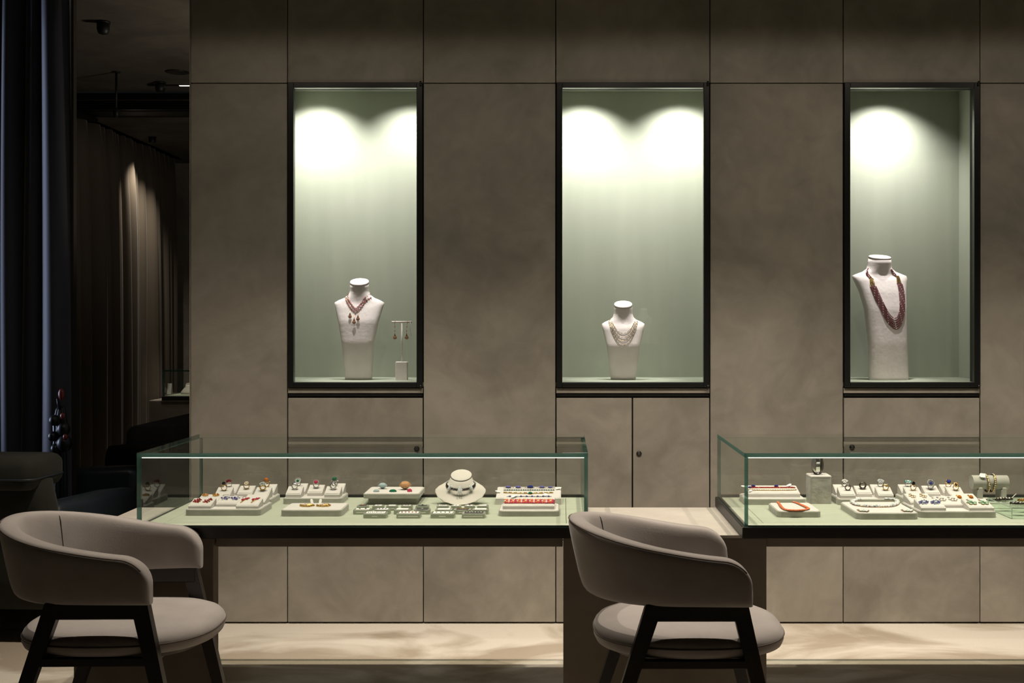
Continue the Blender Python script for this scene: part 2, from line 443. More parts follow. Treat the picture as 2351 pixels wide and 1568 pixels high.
for lo, hi in (((-.03, -.55, 0), (.03, -.5, 2.5)), ((-.03, .5, 0), (.03, .55, 2.5)), ((-.03, -.5, 0), (.03, .5, .05)), ((-.03, -.5, 2.45), (.03, .5, 2.5))): fr.box(lo, hi)
fr.build('window_frame', 'black_metal', wn); MB().box((-.006, -.5, .05), (.006, .5, 2.45)).build('pane', 'niche_glass', wn)

# ---- panelled wall
NICHES = [(660, 972), (1276, 1630), (1936, 2250)]
EDGE = [437, 660, 972, 1276, 1630, 1936, 2250, 2560, 2870, 3180, 3400]
TOPZ = 3.10
seamz = wz(191)
NT, NB = wz(190), wz(889)                         # niche frame top and bottom
NIN = [(wx(675) - .12, wx(962) + .12), (wx(1287) - .12, wx(1619) + .12), (wx(1947) - .12, wx(2237) + .115)]
back = MB(); by0, by1 = WY + 0.022, WY + 0.10
xs = [wx(437)]
for (a, b2) in NICHES: xs += [wx(a) + 0.012, wx(b2) - 0.012]
xs.append(wx(3400))
for i in range(0, len(xs), 2): back.box((xs[i], by0, 0), (xs[i + 1], by1, TOPZ + .3))
for (a, b2) in NICHES:
    back.box((wx(a) + .012, by0, NT - .015), (wx(b2) - .012, by1, TOPZ + .3)); back.box((wx(a) + .012, by0, 0), (wx(b2) - .012, by1, NB + .015))
back.box((wx(437), by1, 0), (wx(437) + 0.12, WY + 0.75, TOPZ + .3))     # return of the wall into the lounge
wall = tag(struct(back.build('wall_back', 'seam_dark')), 'taupe plaster panelled wall with showcases let into it')
g = 0.0022
def panel(x0, x1, z0, z1, parent, name='panel', gap=g):
    return MB().bevbox((x0 + gap, WY, z0 + gap), (x1 - gap, WY + 0.020, z1 - gap), 0.0015).build(name, 'wall_plaster', parent)
MB().box((wx(437) - .004, WY, 0), (wx(437), WY + .75, TOPZ + .3)).build('end_panel', 'wall_plaster', wall)
UNDER = wz(1240)
for i in range(len(EDGE) - 1):
    x0, x1 = wx(EDGE[i]), wx(EDGE[i + 1])
    panel(x0, x1, seamz, TOPZ, wall)
    if (EDGE[i], EDGE[i + 1]) in NICHES:
        panel(x0, x1, wz(904), wz(890), wall, 'sill_panel')
        panel(x0, x1, 0.006, UNDER, wall)
    else:
        panel(x0, x1, 0.006, UNDER, wall); panel(x0, x1, UNDER, seamz, wall)

# ---- glazed niches in the wall
NY0, NY1 = WY + 0.012, 5.91
niche_lab = ['green-lined wall showcase with a necklace bust and an earring stand', 'green-lined wall showcase with a short bust wearing gold chains', 'green-lined wall showcase with a tall bust and long red beads']
niche_spot = [[(735, 26), (948, 19)], [(1338, 29), (1560, 26)], [(2022, 27)]]
NFLOOR = wz(878)
niches = []
for k, (a, b2) in enumerate(NICHES):
    x0, x1 = wx(a), wx(b2); cx = (x0 + x1) / 2
    t = thing('wall_showcase', niche_lab[k], 'showcase', (cx, WY, NB), 0, 'glazed showcases in the wall'); niches.append(t)
    O = Vector((cx, WY, NB))
    def L(x, y, z): return (x - O.x, y - O.y, z - O.z)
    fr = MB(); fw = 0.031; y0, y1 = WY - 0.012, WY + 0.018
    for lo, hi in (((x0 + .004, NB), (x0 + fw, NT)), ((x1 - fw, NB), (x1 - .004, NT)), ((x0 + fw, NB), (x1 - fw, NB + .024)), ((x0 + fw, NT - .026), (x1 - fw, NT))):
        fr.bevbox(L(lo[0], y0, lo[1]), L(hi[0], y1, hi[1]), 0.002)
    f = fr.build('frame', 'black_metal', t)
    for zz in (NB + .004, NT - .004): MB().cyl(L(x1 - .012, y0 - .004, zz - .012), L(x1 - .012, y0 - .004, zz + .008), 0.005, n=8).build('hinge', 'black_metal', f)
    MB().box(L(x0 + fw - .004, WY, NB + .02), L(x1 - fw + .004, WY + .008, NT - .022)).build('glass_pane', 'niche_glass', t)
    n0, n1 = NIN[k]; zt = wz(205) + 0.10
    MB().box(L(n0, NY1, NFLOOR - .02), L(n1, NY1 + .02, zt)).build('back_panel', 'niche_green', t)
    MB().box(L(n0 - .02, by0, NFLOOR - .02), L(n0, NY1, zt)).build('side_panel', 'niche_green', t)
    MB().box(L(n1, by0, NFLOOR - .02), L(n1 + .02, NY1, zt)).build('side_panel', 'niche_green', t)
    MB().box(L(n0, NY0 + .008, NFLOOR - .02), L(n1, NY1, NFLOOR)).build('floor_panel', 'niche_floor', t)
    MB().box(L(n0, by0, zt), L(n1, NY1, zt + .02)).build('top_panel', 'niche_green', t)
    for (sx, pw) in niche_spot[k]:
        X = X_(sx, NY1); y = NY1 - 0.235; z = zt - 0.02
        MB().lathe([(0.016, 0), (0.018, 0.02), (0.018, 0.03)], 12, M=T(*L(X, y, z))).build('downlight', 'steel', t)
        spot('niche_lamp', (X, y, z - .004), (X, y + .45, z - 1), pw * 1.9, 114, 1.0, 0.016, (1.0, 0.965, 0.89), t)

    bx, bz_ = [(822, 1.45), (1431, 1.38), (2026, 1.55)][k]
    X = X_(bx, 5.63); z = zt - 0.02
    MB().lathe([(0.016, 0), (0.018, 0.02), (0.018, 0.03)], 12, M=T(*L(X, 5.497, z))).build('downlight', 'steel', t)
    spot('niche_lamp', (X, 5.497, z - .004), (X, 5.61, bz_), 74, 26, 0.9, 0.016, (1.0, 0.94, 0.90), t)

# ---- cabinets under the niches
cab_lab = ['one-door plaster cabinet under the showcase with the earring stand', 'two-door plaster cabinet under the middle showcase', 'one-door plaster cabinet under the showcase with the tall bust']
for k, (a, b2) in enumerate(NICHES):
    x0, x1 = wx(a), wx(b2)
    t = thing('wall_cabinet', cab_lab[k], 'cabinet', ((x0 + x1) / 2, WY, UNDER), 0, 'plaster cabinets under the wall showcases')
    O = t.location
    pt = wz(904); dt = wz(914)
    def L(x, y, z): return (x - O.x, y - O.y, z - O.z)
    MB().box(L(x0 + .003, WY + .017, UNDER), L(x1 - .003, WY + .0215, pt - .002)).build('carcass', 'black_lacquer', t)
    MB().bevbox(L(x0 + .005, WY + .002, pt - .010), L(x1 - .005, WY + .017, pt - .003), .001).build('grip_rail', 'black_metal', t)
    leaves = [(x0, x1)] if k != 1 else [(x0, wx(1452)), (wx(1452), x1)]
    lock = {0: [(957, 1030)], 1: [None, (1467, 1041)], 2: [(1956, 1026)]}[k]
    for (l0, l1), lk in zip(leaves, lock):
        d = MB().bevbox(L(l0 + .0035, WY - .001, UNDER + .003), L(l1 - .0035, WY + .017, dt), .0015).build('door', 'wall_plaster', t)
        if lk:
            q = at(lk[0], lk[1], WY)
            lm = MB(); lm.lathe([(0.0125, 0), (0.0125, .004), (0.009, .006)], 16, M=T(*L(q.x, WY - .001, q.z)) @ rot('X', PI / 2)); lm.build('lock', 'black_metal', d)
            lm = MB(); lm.torus(0.0045, 0.0012, M=T(*L(q.x, WY - .007, q.z)) @ rot('X', PI / 2), n=12, k=5); lm.build('lock_ring', 'steel', d)

# ================================================================== lounge seen past the end of the wall
LZ = 3.40
lc = struct(MB().box((-5.0, WY + .12, LZ), (-.5, 9.62, LZ + .1)).build('ceiling', 'ceiling_plaster')); tag(lc, 'rough plaster ceiling of the lounge')
lc2 = struct(MB().box((-5.0, 9.95, 3.20), (-.5, 12.6, 3.3)).build('ceiling', 'ceiling_plaster')); tag(lc2, 'lower lounge ceiling behind the air grille')
struct(tag(MB().box((-5.0, 12.5, 0), (-.5, 12.6, 3.3)).build('wall_far', 'wall_plaster'), 'dark end wall of the lounge'))
struct(tag(MB().box((-.62, WY + .75, 0), (-.5, 12.5, 3.5)).build('wall_lounge', 'wall_plaster'), 'side wall of the lounge'))
struct(tag(MB().box((-1.66, WY + .66, 0), (-.5, WY + .75, 3.5)).build('wall_lounge', 'wall_plaster'), 'back of the showcase wall'))
struct(tag(MB().box((-5.0, WY + .05, 3.10), (-1.76, WY + .12, 3.5)).build('trim_1', 'ceiling_plaster'), 'step between the two ceilings'))
g_ = thing('air_grille', 'long black slatted air grille under the lounge ceiling', 'grille', (-2.75, 9.62, 3.24))
MB().box((-2.0, .06, 0), (2.0, .33, .159)).build('duct_box', 'fixture_black', g_)
for i in range(8):
    if i == 4: continue
    MB().box((-2.0, 0.0, .006 + i * .019), (2.0, .05, .013 + i * .019)).build('slat', 'black_metal', g_)
MB().box((-2.0, -.004, .080), (2.0, .056, .092)).build('divider', 'bronze_metal', g_)
for lab, px, py, Y in (('black dome spotlight high on the lounge ceiling', 237, 50, 7.4), ('black dome spotlight beside the light slot', 368, 199, 9.25)):
    t = thing('dome_spotlight', lab, 'spotlight', (X_(px, Y), Y, LZ), 0, 'dome spotlights in the lounge')
    MB().lathe([(0.012, -.085), (0.032, -.078), (0.040, -.05), (0.040, -.02), (0.03, -.01), (0.03, 0)], 16).build('housing', 'fixture_black', t)
    MB().cyl((0, 0, -.012), (0, 0, 0), 0.045, n=16).build('ceiling_plate', 'fixture_black', t)
Y = 1.98 * F / (745 - 165)
t = thing('ceiling_speaker', 'round black speaker set flush in the lounge ceiling', 'speaker', (X_(407, Y), Y, LZ))
MB().lathe([(0.088, -.006), (0.092, -.003), (0.092, 0)], 28).build('rim', 'fixture_black', t); MB().lathe([(.08, -.008), (.082, -.004)], 28).build('cover', 'black_lacquer', t)
t = thing('pendant_rod', 'thin black rod hanging from the lounge ceiling', 'pendant', (X_(267, Y), Y, LZ))
MB().cyl((0, 0, -.30), (0, 0, 0), .009, n=8).build('rod', 'fixture_black', t); MB().lathe([(.03, -.008), (.032, 0)], 14).build('ceiling_plate', 'fixture_black', t)
MB().lathe([(.02, -.36), (.024, -.30), (.010, -.285)], 12).build('lamp_head', 'fixture_black', t)
Y = 1.98 * F / (745 - 195)
t = thing('light_slot', 'narrow linear light slot in the lounge ceiling', 'light', (X_(340, Y), Y, LZ))
MB().box((0, -.02, -.006), (1.6, .02, 0)).build('channel', 'fixture_black', t); MB().box((.26, -.012, -.009), (1.2, .012, -.004)).build('diffuser', 'slot_light', t)
Y = 8.88
t = thing('ceiling_speaker', 'round black plate on the lounge ceiling beside the dark curtain', 'speaker', (X_(160, Y), Y, LZ))
MB().lathe([(0.05, -.006), (0.054, 0)], 20).build('rim', 'fixture_black', t)

# ---- curtains
def curtain(name, label, p0, p1, z0, z1, n_folds, amp, mat, seed, rows=10, pinch=0.0):
    rnd = random.Random(seed); p0, p1 = Vector((*p0, 0)), Vector((*p1, 0)); d = (p1 - p0); Ln = d.length; d.normalize(); nrm = Vector((-d.y, d.x, 0))
    ph = [0.0]
    for i in range(n_folds): ph.append(ph[-1] + rnd.uniform(.6, 1.4))
    am = [amp * rnd.uniform(.55, 1.25) for _ in range(n_folds + 1)]
    sub = 14; vs = []; nu = n_folds * sub
    for r_ in range(rows + 1):
        z = z0 + (z1 - z0) * r_ / rows; tz = r_ / rows
        for i in range(nu + 1):
            k = min(i // sub, n_folds - 1); u = (i - k * sub) / sub
            s = (ph[k] + (ph[k + 1] - ph[k]) * u) / ph[-1] * Ln
            wob = 0.018 * math.sin(k * 2.1 + tz * 2.6 + seed)
            off = am[k] * (0.5 - 0.5 * math.cos(2 * PI * u)) ** 0.8 * (1 - pinch * tz ** 6)
            s += wob * math.sin(PI * u) + 0.25 * am[k] * math.sin(2 * PI * u) * (1 - .5 * tz)
            q = p0 + d * s + nrm * off
            vs.append((q.x, q.y, z))
    fs = []
    for r_ in range(rows):
        for i in range(nu):
            a = r_ * (nu + 1) + i
            fs.append((a, a + 1, a + nu + 2, a + nu + 1))
    t = thing(name, label, 'curtain', (p0.x, p0.y, 0))
    mb = MB(); mb.add([(x - p0.x, y - p0.y, z) for x, y, z in vs], fs, 0, None, True)
    o = mb.build('cloth', mat, t)
    s = o.modifiers.new('thickness', 'SOLIDIFY'); s.thickness = 0.006
    q = p1 - p0
    tr = MB(); a_ = nrm * -.02; b_ = nrm * (amp + .02)
    P = [a_, q + a_, q + b_, b_]
    tr.add([(p.x, p.y, z1) for p in P] + [(p.x, p.y, z1 + .03) for p in P], [(0, 3, 2, 1), (4, 5, 6, 7), (0, 1, 5, 4), (1, 2, 6, 5), (2, 3, 7, 6), (3, 0, 4, 7)])
    tr.build('track', 'fixture_black', t)
    return t
curtain('dark_curtain', 'heavy navy black curtain catching cool daylight on its folds', (-4.6, 6.30), (-2.715, 6.30), 0.02, 3.34, 18, -0.14, 'curtain_navy', 3)
curtain('brown_curtain', 'tall pleated brown curtain along the lounge window, lit in a warm streak', (-4.18, 7.2), (-4.18, 12.2), 0.02, 3.20, 34, -0.13, 'curtain_brown', 11, pinch=.5)
tag(struct(MB().box((-2.700, 6.24, 0), (-2.686, 6.28, 3.40)).build('trim_2', 'bronze_metal')), 'slim dark metal edge beside the dark curtain')

# ---- dark lounge seats
def cushion(mb, lo, hi, r, mat=0, M=None):
    (a, b, c), (d, e, f) = lo, hi; rings = []
    for i in range(12):
        th = PI * i / 11; z = (c + r - r * math.cos(th)) if i < 6 else (f - r - r * math.cos(th)); k = r * (1 - math.sin(th)) * .9
        rings.append(rrect(a + k, d - k, b + k, e - k, max(r - k * .5, .01), z, 5))
    mb.loft(rings, mat, True, M, True)
def lounge_chair(name, label, loc, rz, wdt, cat='armchair'):
    """back along local +y, seat opens to -y; arms at both ends; wdt along x"""
    t = thing(name, label, cat, loc, rz, 'dark lounge seats')
    hw = wdt / 2
    mb = MB()                                       # raked outer back shell
    rings = []
    for z, y0, k in ((.16, .30, .02), (.30, .30, 0), (.62, .37, 0), (.74, .39, .01), (.76, .40, .03)):
        rings.append(rrect(-hw + k, hw - k, y0 + k - .02, y0 + .14 - k, .05, z, 4))
    mb.loft(rings, 0, True, None, True); mb.build('back_shell', 'lounge_fabric', t)
    mb = MB(); cushion(mb, (-hw + .02, .27, .70), (hw - .02, .57, .845), .05, 0, T(0, 0, 0)); 
    cp = mb.build('top_cushion', 'lounge_fabric', t)
    MB().tube(rrect(-hw + .02, hw - .02, .27, .57, .05, .752, 4), .005, 5, closed=True).build('piping', 'lounge_leather', cp)
    mb = MB(); cushion(mb, (-hw + .14, -.05, .45), (hw - .14, .10, .80), .06, 0, T(0, .22, 0) @ rot('X', -.22) @ T(0, 0, 0)); mb.build('back_cushion', 'lounge_leather', t)
    mb = MB(); cushion(mb, (-hw + .14, -.42, .30), (hw - .14, .28, .46), .05); mb.build('seat_cushion', 'lounge_leather', t)
    mb = MB(); mb.rbox((-hw + .02, -.42, .16), (hw - .02, .32, .30), .05); mb.build('seat_base', 'lounge_fabric', t)
    for s in (-1, 1):
        mb = MB(); x0, x1 = sorted((s * hw, s * (hw - .14)))
        rings = []
        for y, zb, zt, k in ((-.44, .34, .56, .03), (-.42, .30, .59, .01), (-.2, .26, .60, 0), (.3, .22, .62, 0), (.36, .22, .62, .02)):
            rings.append([(p[0], y, p[1]) for p in rrect(x0 + k, x1 - k, zb + k, zt - k, .045, 0, 4)])
        mb.loft(rings, 0, True, None, True); ar = mb.build('armrest', 'lounge_leather', t)
        mb = MB(); mb.box((x0 + .015, -.40, .16), (x1 - .015, .34, .30)); mb.build('arm_base', 'lounge_fabric', t)
        for yy, dy in ((-.34, -.06), (.32, .10)):
            mb = MB(); a, b2 = Vector((s * (hw - .10), yy, .17)), Vector((s * (hw - .05), yy + dy, 0))
            mb.loft([[a + Vector((cx * .022, cy * .022, 0)) for cx, cy in ((-1, -1), (1, -1), (1, 1), (-1, 1))], [b2 + Vector((cx * .012, cy * .012, 0)) for cx, cy in ((-1, -1), (1, -1), (1, 1), (-1, 1))]])
            mb.build('leg', 'dark_wood', t)
    return t
lounge_chair('lounge_armchair', 'black lounge armchair seen from behind beside the dark curtain', (-2.74, 5.45, 0), PI - .06, 1.06)
lounge_chair('lounge_sofa', 'black leather lounge sofa with its arm end turned to the showcase counter', (-2.72, 7.14, 0), -PI / 2 - .02, 1.55, 'sofa')

# ---- cactus with a red flower in front of the dark curtain
t = thing('potted_cactus', 'dark glossy cactus with a red flower beside the dark curtain', 'plant', (-2.672, 6.03, 0))
MB().lathe([(.07, 0), (.09, .02), (.11, .30), (.115, .32), (.10, .32), (.095, .28)], 20).build('pot', 'pot_dark', t)
st = MB(); st.loft([[(x * k + ox, y * k, z) for x, y in [((.035 + .006 * math.cos(8 * a * 2 * PI / 32)) * math.cos(a * 2 * PI / 32), (.035 + .006 * math.cos(8 * a * 2 * PI / 32)) * math.sin(a * 2 * PI / 32)) for a in range(32)]] for z, k, ox in ((.28, .8, 0), (.5, 1.1, 0), (.72, 1.0, 0), (.80, .75, 0), (.90, .95, .005), (.97, .6, .008), (.99, .2, .008))], 0, True, None, True)
st.build('stem', 'cactus_green', t)
for px, py, r in ((124, 965, .026), (121, 1002, .024), (146, 985, .034), (148, 1018, .04), (127, 1030, .024)):
    q = at(px, py, 6.0); MB().ball((q.x - t.location.x, q.y - t.location.y, q.z), r, (1, 1, 1.15), 12, 8).build('lobe', 'cactus_green', t)
for px, py, r, sc in ((141, 905, .017, (1, .8, 1.8)), (144, 955, .014, (1, .8, 1.2)), (150, 1003, .013, (1, .8, 1.2))):
    q = at(px, py, 5.97); MB().ball((q.x - t.location.x, q.y - t.location.y, q.z), r, sc, 10, 8).build('flower', 'flower_red', t)
MB().tube([(.006, 0, .95), (.012, -.03, .99), (.016, -.052, 1.03)], .008, 8).build('flower_stem', 'cactus_green', t)
# ================================================================== counter: plaster desks, bridging beams, glass cases
DF, DB = 3.886, 4.561                            # front and back plane of the glass cases
PF, PBK = 3.950, 4.545                           # front and back plane of the desks
DZ, BZ = 0.686, 0.7264                           # desk height, top of the case base
MZ = BZ + 0.003                                  # display mat surface
def desk(label, x0, x1):
    t = thing('plaster_desk', label, 'desk', ((x0 + x1) / 2, (PF + PBK) / 2, 0), 0, 'plaster desks carrying the glass cases')
    hx, hy = (x1 - x0) / 2, (PBK - PF) / 2
    MB().bevbox((-hx, -hy, 0), (hx, -hy + .036, DZ - .012), .002).build('front_panel', 'desk_plaster', t)
    MB().bevbox((-hx, -hy, DZ - .012), (hx, hy, DZ), .0015).build('top', 'desk_top_plaster', t)
    MB().bevbox((-hx + .002, -hy + .036, DZ - .05), (hx - .002, hy - .004, DZ - .012), .0015).build('top_carrier', 'desk_plaster', t)
    MB().bevbox((-hx + .16, hy - .04, 0), (hx - .16, hy - .005, DZ - .05), .002).build('rear_leg', 'desk_plaster', t)
desk('taupe plaster desk block behind the chair near the black armchair', -1.70, -1.213)
desk('taupe plaster desk block between the two glass cases', .008, .717)
desk('taupe plaster desk block at the far end of the second glass case', 2.02, 2.55)
def beam(label, x0, x1):
    t = thing('support_beam', label, 'beam', ((x0 + x1) / 2, 4.1, DZ - .044), 0, 'plaster beams under the glass cases')
    h = (x1 - x0) / 2
    MB().bevbox((-h, -.135, 0), (h, -.09, .0438), .0015).build('front_rail', 'desk_plaster', t)
    MB().bevbox((-h, .38, 0), (h, .425, .0438), .0015).build('rear_rail', 'desk_plaster', t)
    for i in range(3):
        x = -h + .25 + i * (2 * h - .5) / 2
        MB().box((x - .02, -.09, .004), (x + .02, .38, .0438)).build('cross_rail', 'seam_dark', t)
beam('plaster beam under the glass case with the ring trays beside the neck bust', -1.208, .006)
beam('plaster beam under the glass case with the coral necklace', .719, 2.018)

def pane(lo, hi, thin, name, parent, clear=()):
    (a, b, c), (d, e, f) = lo, hi
    vs = [(a, b, c), (d, b, c), (d, e, c), (a, e, c), (a, b, f), (d, b, f), (d, e, f), (a, e, f)]
    quads = [((0, 3, 2, 1), 2), ((4, 5, 6, 7), 2), ((0, 1, 5, 4), 1), ((1, 2, 6, 5), 0), ((2, 3, 7, 6), 1), ((3, 0, 4, 7), 0)]
    mb = MB()
    for i, (q, ax) in enumerate(quads):
        mb.add(vs, [q], 0 if ax == thin or i in clear else 1)
    o = mb.build(name, ['case_glass', 'glass_edge'], parent)
    bm = bmesh.new(); bm.from_mesh(o.data); bmesh.ops.remove_doubles(bm, verts=bm.verts, dist=1e-6); bmesh.ops.recalc_face_normals(bm, faces=bm.faces); bm.to_mesh(o.data); bm.free()
    return o
GT = 0.979; GS = 0.0145; TS = 0.013
def glass_case(label, x0, x1, lamp):
    cx = (x0 + x1) / 2; h = (x1 - x0) / 2; dpt = DB - DF
    t = thing('glass_case', label, 'display case', (cx, DF, DZ), 0, 'glass counter display cases')
    bz, gt = BZ - DZ, GT - DZ
    b = MB().bevbox((-h - .008, -.006, .0004), (h + .008, dpt + .006, bz - .0005), .002).build('base', 'black_lacquer', t)
    MB().box((-h + TS, dpt - .035, bz), (h - TS, dpt - .014, bz + .012)).build('rear_rail', 'black_metal', t)
    # mat boards: a framed centre board and border strips, LED light painted into the front one
    MB().bevbox((-h + .075, .050, bz), (h - .075, dpt - .06, MZ - DZ), .0008).build('mat_board', 'mat_green', t)
    for lo, hi in (((-h + TS, .0125), (h - TS, .0485)), ((-h + TS, dpt - .0585), (h - TS, dpt - .037)), ((-h + TS, .050), (-h + .0735, dpt - .06)), ((h - .0735, .050), (h - TS, dpt - .06))):
        MB().bevbox((lo[0], lo[1], bz), (hi[0], hi[1], MZ - DZ), .0008).build('mat_strip', 'mat_green_lit' if lo[1] < .02 else 'mat_green', t)
    pane((-h, -.002, gt - GS), (h, dpt, gt), 2, 'top_pane', t, (4,))
    pane((-h + TS, 0, bz), (h - TS, .012, gt - GS), 1, 'front_pane', t)
    pane((-h + TS, dpt - .012, bz), (h - TS, dpt, gt - GS), 1, 'rear_pane', t)
    pane((-h, 0, bz), (-h + TS, dpt, gt - GS), 0, 'side_pane', t)
    pane((h - TS, 0, bz), (h, dpt, gt - GS), 0, 'side_pane', t)
    MB().box((-h + TS, .0125, gt - GS - .0045), (h - TS, .0185, gt - GS - .0005)).build('light_strip', 'led_case', t)
    area('case_lamp', (cx, DF + .024, GT - GS - .004), (cx, DF + .30, BZ), lamp, 2 * h - .1, .006, (1, .93, .80), t)
    return t
CX0, CX1 = X_(314, DF), X_(1350, DF)
glass_case('glass counter case with ring trays, gem boxes and a cream neck bust', CX0, CX1, 0.25)
glass_case('glass counter case with a coral necklace tray and an opal necklace tray', X_(1709, DF), X_(1709, DF) + (CX1 - CX0), 0.25)

# ================================================================== upholstered chairs
def make_chair(label, loc, rz):
    t = thing('tub_chair', label, 'chair', loc, rz, 'taupe tub chairs at the counter')
    R, xa, xb = 0.255, 0.268, 0.020               # plan radius of the back, arm end, centre of the arc
    path = []; N = 72
    arm = xa - xb; arc = PI * R; tot = 2 * arm + arc
    for i in range(N + 1):
        # sample denser towards the arm ends
        u = i / N; u = u - 0.135 * math.sin(2 * PI * u)
        s = u * tot
        if s < arm: p = Vector((xa - s, -R, 0)); d = Vector((-1, 0, 0))
        elif s < arm + arc:
            a = (s - arm) / R; p = Vector((xb - R * math.sin(a), -R * math.cos(a), 0)); d = Vector((-math.cos(a), math.sin(a), 0))
        else: p = Vector((xb + (s - arm - arc), R, 0)); d = Vector((1, 0, 0))
        e = min(s, tot - s)                        # distance from the arm end
        path.append((p, d, e))
    rings = []; topline = []; seam_in = None
    K = 28
    for idx, (p, d, e) in enumerate(path):
        nrm = Vector((-d.y, d.x, 0))               # outward
        f = min(1, e / (tot / 2)); sm = f * f * (3 - 2 * f)
        zt = 0.738 + 0.084 * sm; zb = 0.600 - 0.004 * sm
        rr = 0.085
        if e < rr: zt -= rr - math.sqrt(max(0, rr * rr - (rr - e) ** 2))
        th = 0.064
        if e < .022: th *= 0.45 + 0.55 * math.sqrt(max(0, 1 - ((.022 - e) / .022) ** 2))
        lean = 0.040 * sm + 0.006
        ring = []
        for j in range(K):
            a = 2 * PI * j / K; c, s_ = math.cos(a), math.sin(a)
            ex = 0.42
            uu = math.copysign(abs(c) ** ex, c) * th / 2; vv = math.copysign(abs(s_) ** ex, s_)
            z = (zt + zb) / 2 + vv * (zt - zb) / 2
            q = p + nrm * (uu - lean * (1 - (z - .59) / .21) * 1.0)
            ring.append((q.x, q.y, z))
        rings.append(ring)
        q = p + nrm * (th / 2 * .90); topline.append((q.x, q.y, zt - .006))
        if idx == N // 2 + 5: seam_in = (p, nrm, th, zt, zb, lean)
    mb = MB(); mb.loft(rings, 0, True, None, True)
    back = mb.build('backrest', 'velvet_taupe', t)
    MB().tube(topline[6:-6], .0022, 5).build('piping', 'velvet_piping', back)
    for side in (-1,):
        p, nrm, th, zt, zb, lean = seam_in
        pts = []
        for i in range(15):
            z = zb + .01 + (zt - zb - .012) * i / 14
            off = -th / 2 * (1.0 if z < zt - .03 else math.sqrt(max(.15, 1 - ((z - zt + .03) / .032) ** 2)))
            q = p + nrm * (off - lean * (1 - (z - .59) / .21)); pts.append((q.x, q.y, z))
        MB().tube(pts, .0016, 5).build('stitched_seam', 'stitch', back)
    # seat cushion
    mb = MB(); rings = []
    def plan(k, z, n=96):
        r_ = []
        for i in range(n):
            a = 2 * PI * i / n; c, s_ = math.cos(a), math.sin(a); ex = .80
            r_.append((.107 + math.copysign(abs(c) ** ex, c) * (.293 - k), math.copysign(abs(s_) ** ex, s_) * (.262 - k), z))
        return r_
    for k, z in ((.03, .442), (.006, .448), (0, .462), (0, .478), (.005, .490), (.014, .500), (.035, .509), (.08, .515), (.15, .518), (.22, .5185)):
        rings.append(plan(k, z))
    mb.loft(rings, 0, True, None, True); seat = mb.build('seat', 'velvet_taupe', t)
    MB().tube(plan(-.0005, .476), .0024, 5, closed=True).build('piping', 'velvet_piping', seat)
    mb = MB(); mb.loft([plan(.05, .425), plan(.035, .443)]); mb.build('seat_board', 'dark_wood', t)
    # dark wooden side frames
    for s in (-1, 1):
        def bar(a, b, wa, wb, name, depth=.030):
            a, b = Vector(a), Vector(b); mbx = MB(); r_ = []
            for q, w_ in ((a, wa), (b, wb)):
                r_.append([(q.x + cx * w_ / 2, q.y + cy * depth / 2, q.z) for cx, cy in ((-1, -1), (1, -1), (1, 1), (-1, 1))])
            mbx.loft(r_); return mbx.build(name, 'dark_wood', t)
        y0 = s * .240; y1 = s * .262; ym = s * .247
        bar((-.016, y0, .604), (-.215, y1, 0), .050, .030, 'leg')
        bar((.232, y0, .604), (.372, y1, 0), .050, .030, 'leg')
        mbx = MB(); mbx.bevbox((-.038, y0 - .016, .556), (.252, y0 + .016, .605), .003); mbx.build('arm_rail', 'dark_wood', t)
        mbx = MB(); mbx.bevbox((-.070, ym - .013, .420), (.272, ym + .013, .444), .002); mbx.build('side_rail', 'dark_wood', t)
    for x in (-.055, .255):
        MB().bevbox((x - .014, -.235, .414), (x + .014, .235, .438), .002).build('cross_rail', 'dark_wood', t)
    return t
make_chair('taupe velvet tub chair standing nearest the black lounge armchair', (-1.474, 3.565, 0), 0.02)
make_chair('taupe velvet tub chair in front of the plaster desk between the glass cases', (.288, 3.545, 0), 0.0)

# ================================================================== matching glass case far back in the lounge
fx0, fx1, fy0, fy1 = X_(378, 11.0), -2.3, 10.95, 11.50
t = thing('plaster_desk', 'plaster desk block far back in the lounge by the brown curtain', 'desk', ((fx0 + fx1) / 2, (fy0 + fy1) / 2, 0), 0, 'plaster desks carrying the glass cases')
h = (fx1 - fx0) / 2 + .13; d = (fy1 - fy0) / 2
MB().bevbox((-h, -d, 0), (h, d, DZ - .012), .002).build('body', 'desk_plaster', t); MB().bevbox((-h, -d, DZ - .012), (h, d, DZ), .0015).build('top', 'desk_top_plaster', t)
t = thing('glass_case', 'small lit glass case far back in the lounge by the brown curtain', 'display case', ((fx0 + fx1) / 2, fy0, DZ))
h = (fx1 - fx0) / 2; dpt = fy1 - fy0; bz, gt = BZ - DZ, GT - DZ
MB().bevbox((-h - .01, -.006, .0004), (h + .01, dpt + .006, bz), .002).build('base', 'black_lacquer', t)
MB().bevbox((-h + .014, .014, bz), (h - .014, dpt - .014, bz + .003), .0008).build('mat_board', 'mat_green', t)
pane((-h, -.002, gt - GS), (h, dpt, gt), 2, 'top_pane', t, (4,)); pane((-h + TS, 0, bz), (h - TS, .012, gt - GS), 1, 'front_pane', t); pane((-h + TS, dpt - .012, bz), (h - TS, dpt, gt - GS), 1, 'rear_pane', t)
pane((-h, 0, bz), (-h + TS, dpt, gt - GS), 0, 'side_pane', t); pane((h - TS, 0, bz), (h, dpt, gt - GS), 0, 'side_pane', t)
e = thing('card_stand', 'small folded white card standing in the far glass case', 'card', (X_(388, 11.2), 11.2, BZ + .0034))
mb = MB(); mb.box((-.02, -.002, 0), (.02, .002, .11), 0, rot('X', -.25)); mb.build('front_leaf', 'tray_liner', e); mb = MB(); mb.box((-.02, -.002, 0), (.02, .002, .105), 0, T(0, .055, 0) @ rot('X', .25)); mb.build('rear_leaf', 'tray_liner', e)
